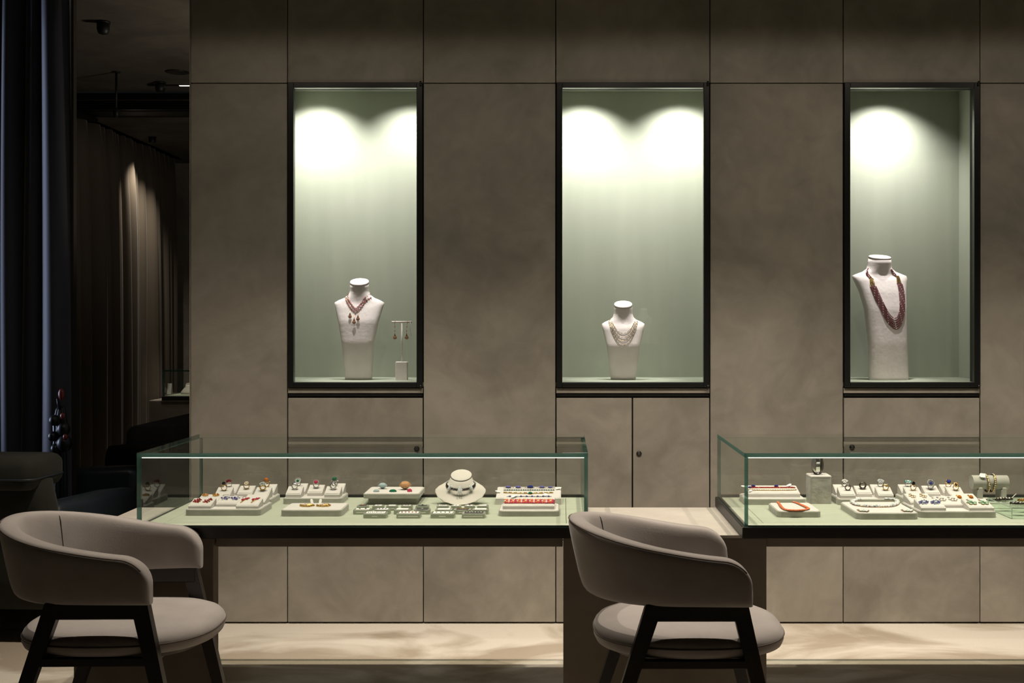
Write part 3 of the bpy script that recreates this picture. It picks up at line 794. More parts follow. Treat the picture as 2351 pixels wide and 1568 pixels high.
e = thing('neck_bust', 'small cream neck bust in the far glass case', 'bust', (X_(433, 11.25), 11.25, BZ + .0034))
rings = [[(math.cos(2 * PI * j / 24) * hw, y + math.sin(2 * PI * j / 24) * ht, z) for j in range(24)] for z, hw, ht, y in ((0, .075, .05, 0), (.02, .078, .05, .004), (.05, .055, .042, .012), (.07, .036, .034, .018), (.10, .033, .031, .022))]
mb = MB(); mb.loft(rings, 0, True, None, True); mb.build('body', 'bust_cream', e); MB().lathe([(.033, .1), (.033, .104), (.02, .107)], 20, M=T(0, .022, 0)).build('neck_cap', 'bust_cream', e)
spot('lounge_case_spot', (-3.2, 10.6, 3.13), (-3.5, 11.25, .75), 70, 34, .8, .02, WARM)
# ================================================================== jewellery display pieces
def catmull(P, per=10, closed=False):
    P = [Vector(p) for p in P]; out = []
    n = len(P)
    for i in range(n - 1):
        a = P[max(i - 1, 0)]; b = P[i]; c = P[i + 1]; d = P[min(i + 2, n - 1)]
        for k in range(per):
            t = k / per
            out.append(0.5 * ((2 * b) + (c - a) * t + (2 * a - 5 * b + 4 * c - d) * t * t + (3 * b - a - 3 * c + d) * t ** 3))
    out.append(P[-1]); return out
def resample(P, step):
    out = [P[0]]; acc = 0.0
    for a, b in zip(P[:-1], P[1:]):
        L = (b - a).length; pos = step - acc
        while pos <= L:
            out.append(a.lerp(b, pos / L)); pos += step
        acc = L - (pos - step)
    return out

# ---- linen busts in the wall showcases
class Bust:
    def __init__(s, label, px, py, Y, prof, rz, tilt, ex=2.5, mat='bust_linen', shift=((0, 0), (1, 0))):
        """prof: (z, half width, half depth, centre y)"""
        s.prof = prof; s.ex = ex; s.shift = shift
        s.loc = Vector((X_(px, Y), Y, NFLOOR)); s.rz = rz
        t = s.t = thing('necklace_bust', label, 'bust', s.loc, rz, 'linen busts in the wall showcases')
        zs = [p[0] for p in prof]; n = 40; rings = []
        lv = []
        for (a, b) in zip(prof[:-1], prof[1:]):
            m = max(1, int((b[0] - a[0]) / .014))
            for i in range(m): lv.append(a[0] + (b[0] - a[0]) * i / m)
        lv.append(zs[-1])
        z_neck = prof[-3][0]
        for z in lv:
            hw, hd, cy = s.at_z(z); rg = []
            ez = s.ex_z(z)
            for j in range(n):
                a = 2 * PI * j / n; c, si = math.cos(a), math.sin(a)
                x = math.copysign(abs(c) ** (2 / ez), c) * hw; y = cy + math.copysign(abs(si) ** (2 / ez), si) * hd
                k = max(0, (z - z_neck) / (zs[-1] - z_neck))
                rg.append((x + s.cx(z), y, z + k * tilt * (y - cy)))
            rings.append(rg)
        mb = MB(); mb.loft(rings, 0, True, None, True); mb.build('body', mat, t)
        hw, hd, cy = s.at_z(zs[-1]); rings = []; ex = s.ex_z(zs[-1])
        for k, dz in ((.985, .0008), (1.0, .003), (.97, .0065), (.86, .0085), (.5, .0095)):
            rg = []
            for j in range(n):
                a = 2 * PI * j / n; c, si = math.cos(a), math.sin(a)
                x = math.copysign(abs(c) ** (2 / ex), c) * hw * k; y = math.copysign(abs(si) ** (2 / ex), si) * hd * k
                rg.append((x + s.cx(zs[-1]), cy + y, zs[-1] + tilt * y + dz))
            rings.append(rg)
        mb = MB(); mb.loft(rings, 0, True, None, True); mb.build('neck_cap', mat, t)
        hw, hd, cy = s.at_z(zs[-1])
        MB().tube([(s.cx(zs[-1]) + math.copysign(abs(math.cos(a)) ** (2 / ex), math.cos(a)) * hw * .99, cy + math.copysign(abs(math.sin(a)) ** (2 / ex), math.sin(a)) * hd * .99, zs[-1] + tilt * math.copysign(abs(math.sin(a)) ** (2 / ex), math.sin(a)) * hd * .99 + .0005) for a in [2 * PI * j / n for j in range(n)]], .0014, 5, closed=True).build('neck_seam', 'velvet_piping', t)
    def ex_z(s, z):
        a, b = s.prof[-7][0], s.prof[-3][0]
        return s.ex + (2.05 - s.ex) * max(0, min(1, (z - a) / (b - a)))
    def at_z(s, z):
        p = s.prof
        for a, b in zip(p[:-1], p[1:]):
            if z <= b[0]:
                k = (z - a[0]) / (b[0] - a[0]); return tuple(a[i] + (b[i] - a[i]) * k for i in (1, 2, 3))
        return p[-1][1:]
    def cx(s, z):
        p = s.shift
        for a, b in zip(p[:-1], p[1:]):
            if z <= b[0]: return a[1] + (b[1] - a[1]) * (z - a[0]) / (b[0] - a[0])
        return p[-1][1]
    def front(s, x, z, off=.003):
        hw, hd, cy = s.at_z(z); c = s.cx(z)
        x = c + max(-hw * .985, min(hw * .985, x - c))
        q = abs(x - c) / hw; e = s.ex_z(z); return Vector((x, cy - hd * (1 - q ** e) ** (1 / e) - off, z))
    def over(s, x, z, off=.003): return s.front(x, z, off)

B1 = Bust('linen bust wearing a red stone necklace with teardrop pendants', 822, 871, 5.63,
          [(0, .0664, .032, .020), (.183, .080, .036, -.004), (.291, .101, .042, .016), (.372, .1225, .040, .044), (.385, .124, .036, .048), (.396, .105, .037, .050), (.409, .074, .038, .052), (.424, .055, .039, .052), (.440, .0485, .040, .051), (.460, .0465, .040, .050), (.485, .047, .041, .048)], 0.03, .42)
B2 = Bust('short linen bust wearing a four-strand gold chain necklace', 1431, 872, 5.63,
          [(0, .0614, .032, .020), (.168, .083, .038, -.002), (.262, .1055, .042, .030), (.278, .107, .036, .038), (.288, .092, .036, .042), (.299, .066, .037, .045), (.312, .052, .038, .046), (.33, .047, .039, .045), (.352, .0455, .039, .044), (.372, .0455, .040, .042)], -.04, .42)
B3 = Bust('tall linen bust wearing long strands of dark red beads', 2040, 871, 5.63,
          [(0, .102, .050, .0), (.182, .101, .050, .004), (.353, .112, .050, .026), (.439, .126, .048, .046), (.505, .146, .042, .064), (.52, .146, .036, .070), (.530, .118, .038, .072), (.540, .088, .040, .072), (.556, .066, .043, .070), (.585, .060, .044, .067), (.610, .057, .044, .064)], .20, .25, shift=((0, 0), (.353, -.003), (.44, -.007), (.52, -.014), (.7, -.014)))

def on_bust(B, name, label, group=None):
    t = thing(name, label, 'necklace', B.loc, B.rz, group or 'necklaces on the linen busts')
    return t
# red stone V necklace with three drops
t = on_bust(B1, 'stone_necklace', 'gold and red stone necklace with three teardrop pendants on the linen bust')
ch = MB(); st = MB()
for row, dz in ((0, 0), (1, .017)):
    for sgn in (-1, 1):
        P = [(-.011 + sgn * x, z + dz) for x, z in ((.053 if sgn < 0 else .071, .408), (.046, .390), (.033, .370), (.017, .350), (-.001, .334))]
        if row: P = [(-.011 + (x + .011) * .93, z) for x, z in P]
        pts = resample(catmull([B1.front(x, z) for x, z in P], 12), .0062)
        ch.tube(pts, .0011, 5)
        for i, p in enumerate(pts):
            if i % 2 == 0:
                for k in range(5):
                    a = 2 * PI * k / 5; q = p + Vector((math.cos(a) * .0034, -.001, math.sin(a) * .0034)); st.ball(q, .0019, n=5, k=4, mat=0 if (i // 2) % 2 else 1)
                st.ball(p + Vector((0, -.002, 0)), .0014, n=5, k=4, mat=2)
            else: st.ball(p, .0017, n=6, k=4, mat=3)
ch.build('chain', 'gold', t); st.build('stones', ['pink_ruby', 'garnet', 'diamond', 'gold'], t)
def drop(parent, x, z0, z1, B, mat='morganite', out=.010):
    p0 = B.front(x, z0, .004) if B else Vector((x, 0, z0)); p1 = (B.front(x, z1, out) if B else Vector((x, 0, z1)))
    L = .013
    MB().tube([p0, p0.lerp(p1, .5) + Vector((0, -.001, 0)), p1 + Vector((0, 0, L))], .0009, 5).build('pendant_link', 'rose_gold', parent)
    d = MB(); d.loft([[(p1.x + r * math.cos(2 * PI * j / 8), p1.y + r * .6 * math.sin(2 * PI * j / 8), p1.z + z) for j in range(8)] for r, z in ((.0015, -.014), (.0065, -.009), (.0078, -.003), (.0055, .005), (.0022, .011), (.001, .013))])
    o = d.build('pendant', mat, parent)
    c = MB(); c.loft([[(p1.x + r * math.cos(2 * PI * j / 8), p1.y + r * .62 * math.sin(2 * PI * j / 8), p1.z + z) for j in range(8)] for r, z in ((.0059, .0042), (.0026, .0112), (.0014, .0145))])
    c.torus(.0082, .0009, 0, T(p1.x, p1.y, p1.z - .004) @ rot('X', PI / 2), 14, 5); c.build('pendant_cap', 'rose_gold', o)
drop(t, -.036, .356, .318, B1); drop(t, -.014, .336, .290, B1); drop(t, .004, .344, .306, B1)
# four gold strands
t = on_bust(B2, 'strand_necklace', 'gold necklace of four beaded strands on the short linen bust')
for k, zb in enumerate((.231, .210, .194, .173)):
    ch = MB(); st = MB(); w_ = .062 + .0035 * k; zt = .302 - .004 * k; P = []
    for i in range(17):
        u = -1 + i / 8; x = u * w_; z = zb + (zt - zb) * (abs(u) ** 2.1); P.append(B2.front(x, z, .0028))
    pts = resample(catmull(P, 6), .0042); ch.tube(pts, .0010, 5)
    for i, p in enumerate(pts):
        r_ = .0022 if i % 3 == 0 else .0016
        st.ball(p + Vector((0, -.0006, random.uniform(-.0006, .0006))), r_, n=6, k=4, mat=(0, 1, 0, 2)[i % 4] if not (k == 2 and i == 26) else 3)
    c_ = ch.build('strand', 'gold', t); st.build('beads', ['gold', 'pearl', 'oxidised', 'tanzanite'], c_)
# long red beads
t = on_bust(B3, 'bead_necklace', 'long five-strand necklace of dark red beads with gold clasps on the tall bust')
ox, sc = 527, 1 / 2336.0
outer = [(310, 440), (330, 510), (365, 620), (440, 800), (505, 890), (575, 930), (640, 890), (700, 760), (728, 600), (733, 500), (722, 400)]
inner = [(374, 440), (395, 510), (425, 600), (490, 745), (530, 795), (570, 808), (605, 790), (640, 710), (657, 600), (662, 500), (663, 400)]
cr = math.cos(B3.rz)
def pt3(px_, py_, off): return B3.front((px_ - ox) * sc * cr, (1525 - py_) * sc, off)
for k in range(6):
    u = k / 5; P = [pt3(a[0] + (b[0] - a[0]) * u, a[1] + (b[1] - a[1]) * u, .0035) for a, b in zip(outer, inner)]
    pts = resample(catmull(P, 8), .0046); mb = MB()
    for i, p in enumerate(pts): mb.ball(p, .0026 if (i + 3 * k) % 11 else .0023, n=6, k=4, mat=0 if (i + 3 * k) % 11 else 1)
    mb.build('strand', ['garnet_bead', 'pearl'], t)
for P0, P1, cl in (((280, 222), (330, 345), (335, 390)), ((612, 235), (668, 318), (682, 358))):
    for k in range(3):
        o_ = (k - 1) * 11; P = [pt3(P0[0] + o_, P0[1] + k * 4, .003), pt3((P0[0] + P1[0]) / 2 + o_ * .9 - 4, (P0[1] + P1[1]) / 2, .003), pt3(P1[0] + o_, P1[1], .0035)]
        mb = MB()
        for i, p in enumerate(resample(catmull(P, 8), .0046)): mb.ball(p, .0026, n=6, k=4, mat=0 if (i + k * 3) % 7 else 1)
        mb.build('strand', ['garnet_bead', 'pearl'], t)
    mb = MB()
    for a in range(-2, 3):
        for b_ in range(-2, 3):
            if (a + b_) % 2 == 0 or True:
                q = pt3(cl[0] + a * (9 + b_ * 1.2), cl[1] + b_ * 18, .0035); mb.torus(.0032, .0012, 0, T(q) @ rot('X', PI / 2), 8, 4); mb.stone(Vector((0, 0, 0)), .0017, mat=1, M=T(q) @ rot('X', PI / 2), n=6)
    mb.build('clasp', ['gold', 'diamond'], t)
# earring stand
q = Vector((X_(922.5, 5.63), 5.63, NFLOOR))
t = thing('earring_stand', 'white T-shaped earring stand on a block foot', 'stand', q)
MB().rbox((-.029, -.022, 0), (.029, .022, .090), .004, .003).build('foot', 'bust_linen', t)
MB().cyl((0, 0, .088), (0, 0, .284), .0042, n=8).build('rod', 'bust_linen', t)
MB().cyl((-.050, 0, .2875), (.050, 0, .2875), .0042, n=8).build('crossbar', 'bust_linen', t)
for lab, x, bend in (('drop earring hanging on the free end of the stand crossbar, beside no tag', -.033, 0), ('drop earring hanging next to the small tag on the stand crossbar', .030, -.005)):
    e = thing('drop_earring', lab, 'earring', q + Vector((x, -.007, .284)), 0, 'pair of drop earrings on the stand')
    mb = MB(); mb.torus(.0055, .0007, 0, T(0, .007, .0035) @ rot('Y', PI / 2), 12, 4); mb.build('hook', 'gold', e)
    P = [Vector((bend * min(1, i / 4), -.001, -.007 * i)) for i in range(8)]
    mb = MB(); mb.tube(P, .0007, 5); mb.build('chain', 'rose_gold', e)
    mb = MB()
    for i, p in enumerate(P[:-1]):
        if i in (0, 3, 6): 
            for k in range(4): a = PI / 4 + PI * k / 2; mb.ball(p + Vector((math.cos(a) * .0022, -.001, math.sin(a) * .0022)), .0014, n=5, k=4, mat=0)
        else: mb.ball(p, .0014, n=6, k=4, mat=1)
    mb.build('stones', ['pink_ruby', 'diamond'], e)
    d = MB(); cz = -.071; bx = bend
    d.loft([[(bx + r * math.cos(2 * PI * j / 8), r * .6 * math.sin(2 * PI * j / 8), cz + z) for j in range(8)] for r, z in ((.0015, -.013), (.0066, -.009), (.0080, -.003), (.0055, .006), (.0022, .013), (.001, .018))])
    o = d.build('pendant', 'morganite', e)
    c = MB(); c.torus(.0086, .001, 0, T(bx, 0, cz - .003) @ rot('X', PI / 2), 14, 5); c.loft([[(bx + r * math.cos(2 * PI * j / 8), r * .62 * math.sin(2 * PI * j / 8), cz + z) for j in range(8)] for r, z in ((.0058, .005), (.0026, .0125), (.0012, .019))]); c.build('pendant_cap', 'rose_gold', o)
    if bend:
        g2 = MB(); g2.tube([(.013, .003, .003), (.0145, -.006, -.004), (.0145, -.006, -.045)], .0006, 4); g2.rbox((-.005, -.001, -.012), (.005, .001, .012), .0008, M=T(.0145, -.006, -.056)); g2.build('tag', 'paper', e)
    else:
        MB().cyl((0, .003, .004), (0, .003, .018), .0009, n=5).build('pin', 'silver', e)

# ------------------------------------------------------------------ trays, wedges
def tray(label, x0, x1, y0, y1, h=.0225, r=.016, group='jewellery trays in the glass cases', z=None, name='jewellery_tray'):
    z = MZ if z is None else z
    cx, cy = (x0 + x1) / 2, (y0 + y1) / 2; hx, hy = (x1 - x0) / 2, (y1 - y0) / 2
    t = thing(name, label, 'tray', (cx, cy, z), 0, group)
    MB().rbox((-hx, -hy, 0), (hx, hy, h), r, .002).build('body', 'tray_velvet', t)
    MB().rbox((-hx + .004, -hy + .004, h - .0005), (hx - .004, hy - .004, h + .0015), r - .004, .0008).build('liner', 'tray_liner', t)
    t['top'] = z + h + .0015
    return t
def wedge(t, cx, cy, w_, d, hf, hb, mat='tray_liner', name='wedge', z=None):
    z0 = (t['top'] if z is None else z); ox, oy, oz = t.location
    mb = MB(); prof = [(-d / 2, 0), (-d / 2, hf), (-d / 2 + .003, hf + .002), (d / 2 - .004, hb), (d / 2, hb - .004), (d / 2, 0)]
    mb.loft([[(sx * w_ / 2 * k, y, zz) for y, zz in prof] for sx, k in ((-1, 1), (1, 1))], 0, True, T(cx - ox, cy - oy, z0 - oz)); wd = mb.build(name, mat, t)
    ang = math.atan2(hb - hf, d); L = math.hypot(d, hb - hf)
    M = T(cx, cy, z0 + (hf + hb) / 2 + .001) @ rot('X', ang)
    mb = MB(); mb.rbox((-w_ / 2 + .003, -L / 2 + .005, -.001), (w_ / 2 - .003, L / 2 - .006, .0016), .003, .0008, M=T(-ox, -oy, -oz) @ M); mb.build('pad', mat, wd)
    return M @ T(0, 0, .0016)
def quincunx(t, x0, x1, y0, y1, w_, d, hf, hb, mx=.004):
    a, b_ = x0 + w_ / 2 + .010, x1 - w_ / 2 - .010; m_ = (x0 + x1) / 2
    f, k = y0 + d / 2 + .010, y1 - d / 2 - .008; mid = (f + k) / 2
    return {'FL': wedge(t, a, f, w_, d, hf, hb), 'FR': wedge(t, b_, f, w_, d, hf, hb), 'M': wedge(t, m_, mid, w_, d, hf, hb), 'BL': wedge(t, a, k, w_, d, hf, hb), 'BR': wedge(t, b_, k, w_, d, hf, hb)}

# ------------------------------------------------------------------ rings
def ring(label, M, metal='gold', head='solitaire', gems=('ruby',), R=.0098, tube=.0015, u=0, v=0, spin=0.0, s=1.0, tilt=.45):
    s *= 1.25; R *= 1.06; tube *= 1.1
    P = M @ Vector((u, v, 0)); t = thing('gem_ring', label, 'ring', P, spin, 'rings on the ring trays')
    up = T(0, 0, R + tube)
    mb = MB(); mb.torus(R, tube, 0, up @ rot('X', PI / 2), 22, 6, 1.0, 1.5); mb.build('band', metal, t)
    HM = T(0, -.001, 2 * R + tube) @ rot('X', tilt)
    se = MB(); st = MB(); gl = list(gems); g1 = gl[0]; g2 = gl[-1]
    if head == 'solitaire':
        se.lathe([(.0015, -.003), (.004 * s, .001), (.0048 * s, .002)], 10, M=HM); st.stone((0, 0, .0032 * s), .0055 * s, .006 * s, 0, HM)
        for k in range(12): a = 2 * PI * k / 12; st.ball((math.cos(a) * .0068 * s, math.sin(a) * .0068 * s, .0015), .0014 * s, n=5, k=4, mat=1, M=HM)
    elif head == 'ball':
        se.lathe([(.0015, -.003), (.0052 * s, .001), (.006 * s, .003)], 12, M=HM); st.ball((0, 0, .0062 * s), .0068 * s, (1, 1, .95), 14, 9, 0, HM)
        for k in range(2): a = PI * k; se.ball((math.cos(a) * .009 * s, 0, .001), .0028, (1.6, .8, .6), 6, 4, 0, HM)
    elif head == 'disc':
        se.lathe([(.002, -.003), (.0085 * s, .0), (.0098 * s, .0016), (.0085 * s, .0024)], 20, M=HM); st.stone((0, 0, .0032), .0038 * s, .004, 0, HM)
        for k in range(16): a = 2 * PI * k / 16; st.ball((math.cos(a) * .0078 * s, math.sin(a) * .0078 * s, .0028), .0015 * s, n=5, k=4, mat=1, M=HM)
    elif head == 'cluster':
        se.ball((0, 0, .001), .0062 * s, (1, 1, .6), 12, 6, 0, HM)
        for k in range(22):
            a = k * 2.39996; rr = .0016 + .0058 * math.sqrt(k / 22); st.stone((math.cos(a) * rr * s, math.sin(a) * rr * s, (.0050 - (rr / .0078) ** 2 * .003) * s), .0017 * s, .0022, k % 2, HM, n=6)
    elif head == 'flower':
        se.lathe([(.0015, -.002), (.005 * s, .001), (.0055 * s, .002)], 10, M=HM); st.ball((0, 0, .0035), .0036 * s, n=8, k=5, mat=1, M=HM)
        for k in range(9): a = 2 * PI * k / 9; st.ball((math.cos(a) * .0075 * s, math.sin(a) * .0075 * s, .0026), .0025 * s, (1, 1, .7), 7, 5, 0, HM)
        se.lathe([(.0088 * s, .0002), (.0105 * s, .0012), (.0095 * s, .002)], 18, M=HM)
    elif head == 'oval':
        se.loft([[(math.cos(2 * PI * j / 14) * r_ * .8, math.sin(2 * PI * j / 14) * r_ * 1.15, z) for j in range(14)] for r_, z in ((.003, -.002), (.008 * s, .0008), (.0082 * s, .0022), (.0066 * s, .0028))], 0, True, HM, True)
        st.ball((0, 0, .0022), .0055 * s, (.8, 1.15, .55), 12, 7, 0, HM); st.ball((0, 0, .0046), .0022 * s, (1, 1.3, .6), 8, 5, 1, HM)
    elif head == 'signet':
        se.ball((0, 0, -.0008), .0058 * s, (1.25, .9, .5), 12, 6, 0, HM)
        for k in range(5): st.stone(((k - 2) * .0026 * s, 0, .0022), .0015 * s, .002, k % 2, HM, n=6)
    elif head == 'spike':
        se.lathe([(.0015, -.003), (.0052 * s, .001), (.0055 * s, .0025)], 10, M=HM)
        st.loft([[(math.cos(2 * PI * j / 8) * r_, math.sin(2 * PI * j / 8) * r_, z) for j in range(8)] for r_, z in ((.0045 * s, .001), (.006 * s, .004), (.0055 * s, .0075), (.003 * s, .0125), (.0008, .015))], 0, True, HM)
    o = se.build('setting', metal, t)
    if st.v: st.build('stone', [g1, g2], t)
    return t

# ------------------------------------------------------------------ flat jewels: list of (u, v, r, mat) on a frame
def jewel(name, label, cat, M, items, metal='gold', loc_uv=(0, 0), group=None, kind='stone', hook=None, extra=None, lift=.0012):
    P = M @ Vector((loc_uv[0], loc_uv[1], 0)); t = thing(name, label, cat, P, 0, group)
    R3 = M.to_3x3().to_4x4(); se = MB(); st = MB(); mats = []
    for (u, v, r_, mt, *rest) in items:
        if mt not in mats: mats.append(mt)
        i = mats.index(mt); sx, sy = (rest + [1, 1])[:2] if rest else (1, 1)
        se.loft([[(u + math.cos(2 * PI * j / 8) * r_ * k * sx, v + math.sin(2 * PI * j / 8) * r_ * k * sy, z) for j in range(8)] for k, z in ((.9, 0.0), (1.15, lift * .5), (1.1, lift + r_ * .15))], 0, True, R3)
        if kind == 'stone' and mt not in ('pearl', 'opal', 'coral', 'turquoise', 'gold', 'silver'): st.stone((u, v, lift + r_ * .35), r_, r_ * .9, i, R3, 8, sx, sy)
        else: st.ball((u, v, lift + r_ * .35), r_, (sx, sy, .75), 8, 5, i, R3)
    se.build('setting', metal, t); st.build('stones', mats, t)
    if hook:
        MB().tube([R3 @ Vector(p) for p in hook], .0008, 5).build('ear_wire', metal, t)
    return t
def price_tag(parent, M, u, v, ang=0, w_=.010, L=.018, lean=.35, z=.004):
    R3 = parent_frame = T(-parent.location) @ M @ T(u, v, z) @ rot('Z', ang) @ rot('X', lean)
    mb = MB(); mb.add([(-w_ / 2, 0, 0), (w_ / 2, 0, 0), (w_ / 2, L * .8, 0), (0, L, 0), (-w_ / 2, L * .8, 0), (-w_ / 2, 0, .0006), (w_ / 2, 0, .0006), (w_ / 2, L * .8, .0006), (0, L, .0006), (-w_ / 2, L * .8, .0006)],
           [(4, 3, 2, 1, 0), (5, 6, 7, 8, 9), (0, 1, 6, 5), (1, 2, 7, 6), (2, 3, 8, 7), (3, 4, 9, 8), (4, 0, 5, 9)], 0, R3)
    mb.tube([R3 @ Vector((0, 0, .0003)), R3 @ Vector((0, -.006, -.001)), R3 @ Vector((.002, -.012, -.003))], .0004, 4)
    return mb.build('price_tag', 'paper', parent)
def flat_frame(x, y, z): return T(x, y, z)

# ================================================================== first glass case
x0, x1, y0, y1 = -1.335, -1.108, 4.318, 4.478
tA = tray('ring tray behind the earring tray, with five rings on wedges', x0, x1, y0, y1)
wA = quincunx(tA, x0, x1, y0, y1, .058, .058, .012, .037)
ring('gold ring with a dark round stone on the wedge behind the red earrings', wA['FL'], 'gold', 'ball', ('onyx',), s=.85)
ring('white metal ring with a dark red stone cluster at the rear of its tray', wA['BL'], 'silver', 'cluster', ('garnet', 'garnet'), s=1.15, u=-.006)
ring('gold ring topped with cream pearls on the middle wedge', wA['M'], 'gold', 'flower', ('pearl', 'pearl'), s=.72, tilt=.7)
ring('wide gold ring with a dome of pale blue stones', wA['FR'], 'gold', 'cluster', ('aqua', 'diamond'), s=1.3, tube=.0024)
ring('gold ring with a large orange stone at the rear of its tray', wA['BR'], 'gold', 'ball', ('citrine',), s=1.1, tube=.0022, u=-.008)
x0, x1, y0, y1 = -1.358, -1.086, 4.086, 4.266
tB = tray('earring tray at the corner of the first case, with red, blue and pink earrings', x0, x1, y0, y1)
wB = quincunx(tB, x0, x1, y0, y1, .080, .072, .009, .028)
def blob(seed, n, R, r_, mts, ax=1.0, ay=1.0, jit=.15):
    rnd = random.Random(seed); out = []
    for k in range(n):
        a = k * 2.39996 + rnd.uniform(-jit, jit); q = R * math.sqrt((k + .4) / n); out.append((math.cos(a) * q * ax, math.sin(a) * q * ay, r_ * rnd.uniform(.85, 1.15), mts[k % len(mts)]))
    return out
PAIR = (('left', -1), ('right', 1))
for side, s in PAIR:
    jewel('cluster_earring', f'red stone cluster earring, the {side} one of its pair', 'earring', wB['FL'], [(u + s * .15 * v, v, r_, m_) for u, v, r_, m_ in blob(3 + s, 13, .0155, .0034, ['ruby', 'ruby', 'garnet'], .95, 1.25)], 'gold', (s * .0185, .004), 'earrings on the earring trays')
    jewel('cluster_earring', f'blue violet stone cluster earring, the {side} one of its pair', 'earring', wB['M'], [(u, v, r_, m_) for u, v, r_, m_ in blob(8 + s, 12, .0165, .0034, ['tanzanite', 'sapphire', 'tanzanite', 'diamond'], 1.05, .95)], 'silver', (s * .0185, .008), 'earrings on the earring trays')
    e = jewel('leaf_earring', f'gold earring with a pink leaf of small stones, the {side} one of its pair', 'earring', wB['FR'], [(u + .55 * v, v + .014, r_, m_) for u, v, r_, m_ in blob(5 + s, 18, .013, .0026, ['pink_ruby', 'ruby', 'pink_ruby'], .85, 1.0)] + [(-.008 + .002 * k, -.016 + .005 * k, .0022, 'gold') for k in range(5)], 'gold', (s * .019 - .002, .004), 'earrings on the earring trays')
    jewel('gold_earring', f'gold earring with brown stones, the {side} one of its pair', 'earring', wB['BL'], blob(15 + s, 14, .010, .0028, ['gold', 'citrine', 'morganite'], 1.1, .9), 'gold', (s * .020 - .004, .02), 'earrings on the earring trays', lift=.004)
x0, x1, y0, y1 = -1.070, -.843, 4.348, 4.500
tC = tray('ring tray beside the raised gem tray, with five rings on wedges', x0, x1, y0, y1)
wC = quincunx(tC, x0, x1, y0, y1, .058, .056, .012, .037)
ring('white metal ring with a violet stone above the gold brooch tray', wC['FL'], 'silver', 'signet', ('tanzanite', 'diamond'), s=1.1, tube=.0024)
ring('ring with a round white disc around a green stone', wC['BL'], 'silver', 'disc', ('emerald', 'diamond'), s=1.15, tube=.002, tilt=.95, u=-.006)
ring('ring with a bright red round stone in a pale halo', wC['M'], 'silver', 'solitaire', ('pink_ruby', 'diamond'), s=1.15, tilt=.95, tube=.002)
ring('wide silver ring with a small pale cluster beside the green ball ring', wC['FR'], 'silver', 'oval', ('diamond', 'tanzanite'), s=.8, tube=.0028)
ring('silver ring with a large dark green ball', wC['BR'], 'silver', 'ball', ('emerald',), s=1.05, tube=.0022, u=-.01)
tD = tray('flat white tray with a pair of golden flower brooches', -1.009, -.790, 4.071, 4.232)
Mx = flat_frame(-.900, 4.15, tD['top'])
gm = ['gold', 'topaz', 'pearl', 'gold', 'citrine']
for side, s in PAIR:
    e = jewel('flower_brooch', f'golden flower brooch with amber stones, the {side} one of its pair', 'brooch', Mx, blob(31 + s, 26, .024, .0042, gm, 1.0, .8), 'gold', (s * .030, .004), 'golden brooches on the flat tray', lift=.004)
    price_tag(e, Mx, s * .014 - .004, .03, .5 if s < 0 else -.05, lean=1.0, L=.024, z=.002)
# raised tray with loose gems
t = thing('raised_gem_tray', 'raised white tray on a plinth carrying five loose gems', 'tray', (-.650, 4.43, MZ), 0, 'jewellery trays in the glass cases')
MB().rbox((-.094, -.066, 0), (.094, .066, .026), .008).build('plinth', 'tray_velvet', t)
MB().rbox((-.108, -.098, .025), (.108, .088, .0425), .014, .002).build('body', 'tray_velvet', t)
MB().rbox((-.104, -.094, .042), (.104, .084, .0438), .011, .0008).build('liner', 'tray_liner', t)
TE = MZ + .0438
def loose_gem(label, px, py, r_, h, mat, sx=1.0, sy=1.0, dome=False):
    Y = (H - TE) * F / (py - VY); x = X_(px, Y)
    mb = MB()
    if dome:
        mb.ball((0, 0, 0), r_, (sx, sy, h / r_), 14, 8, 0, None, True); lo = min(v[2] for v in mb.v); mb.v = [(a, b_, max(c_, 0)) for a, b_, c_ in mb.v]
    else:
        n = 14; mb.loft([[(r_ * k * sx * math.cos(2 * PI * j / n), r_ * k * sy * math.sin(2 * PI * j / n), h * z) for j in range(n)] for k, z in ((.10, 0), (.55, .25), (1.0, .62), (1.0, .68), (.82, .86), (.60, 1.0))])
        mb = MB().add(mb.v, mb.f, 0, rot('X', .42) if h > .012 else None)
        lo = min(v[2] for v in mb.v); mb.v = [(a, b_, c_ - lo) for a, b_, c_ in mb.v]
    o = mb.build('loose_gem', mat, None, (x, Y, TE)); tag(o, label, 'gemstone', 'loose gems on the raised tray')
loose_gem('large clear oval gem lying on the raised tray', 879, 1122, .0175, .022, 'aqua', 1.05, .75)
loose_gem('largest gem, an orange oval on the raised tray', 931, 1123.5, .024, .030, 'topaz', 1.0, .8)
loose_gem('small pale domed gem at the front of the raised tray', 864, 1129, .0125, .010, 'aqua', 1, .7, True)
loose_gem('dark green domed gem on the raised tray', 902, 1129, .0155, .010, 'emerald', 1, .7, True)
loose_gem('small red domed gem on the raised tray', 940.5, 1129, .0105, .0125, 'pink_ruby', 1, .8, True)
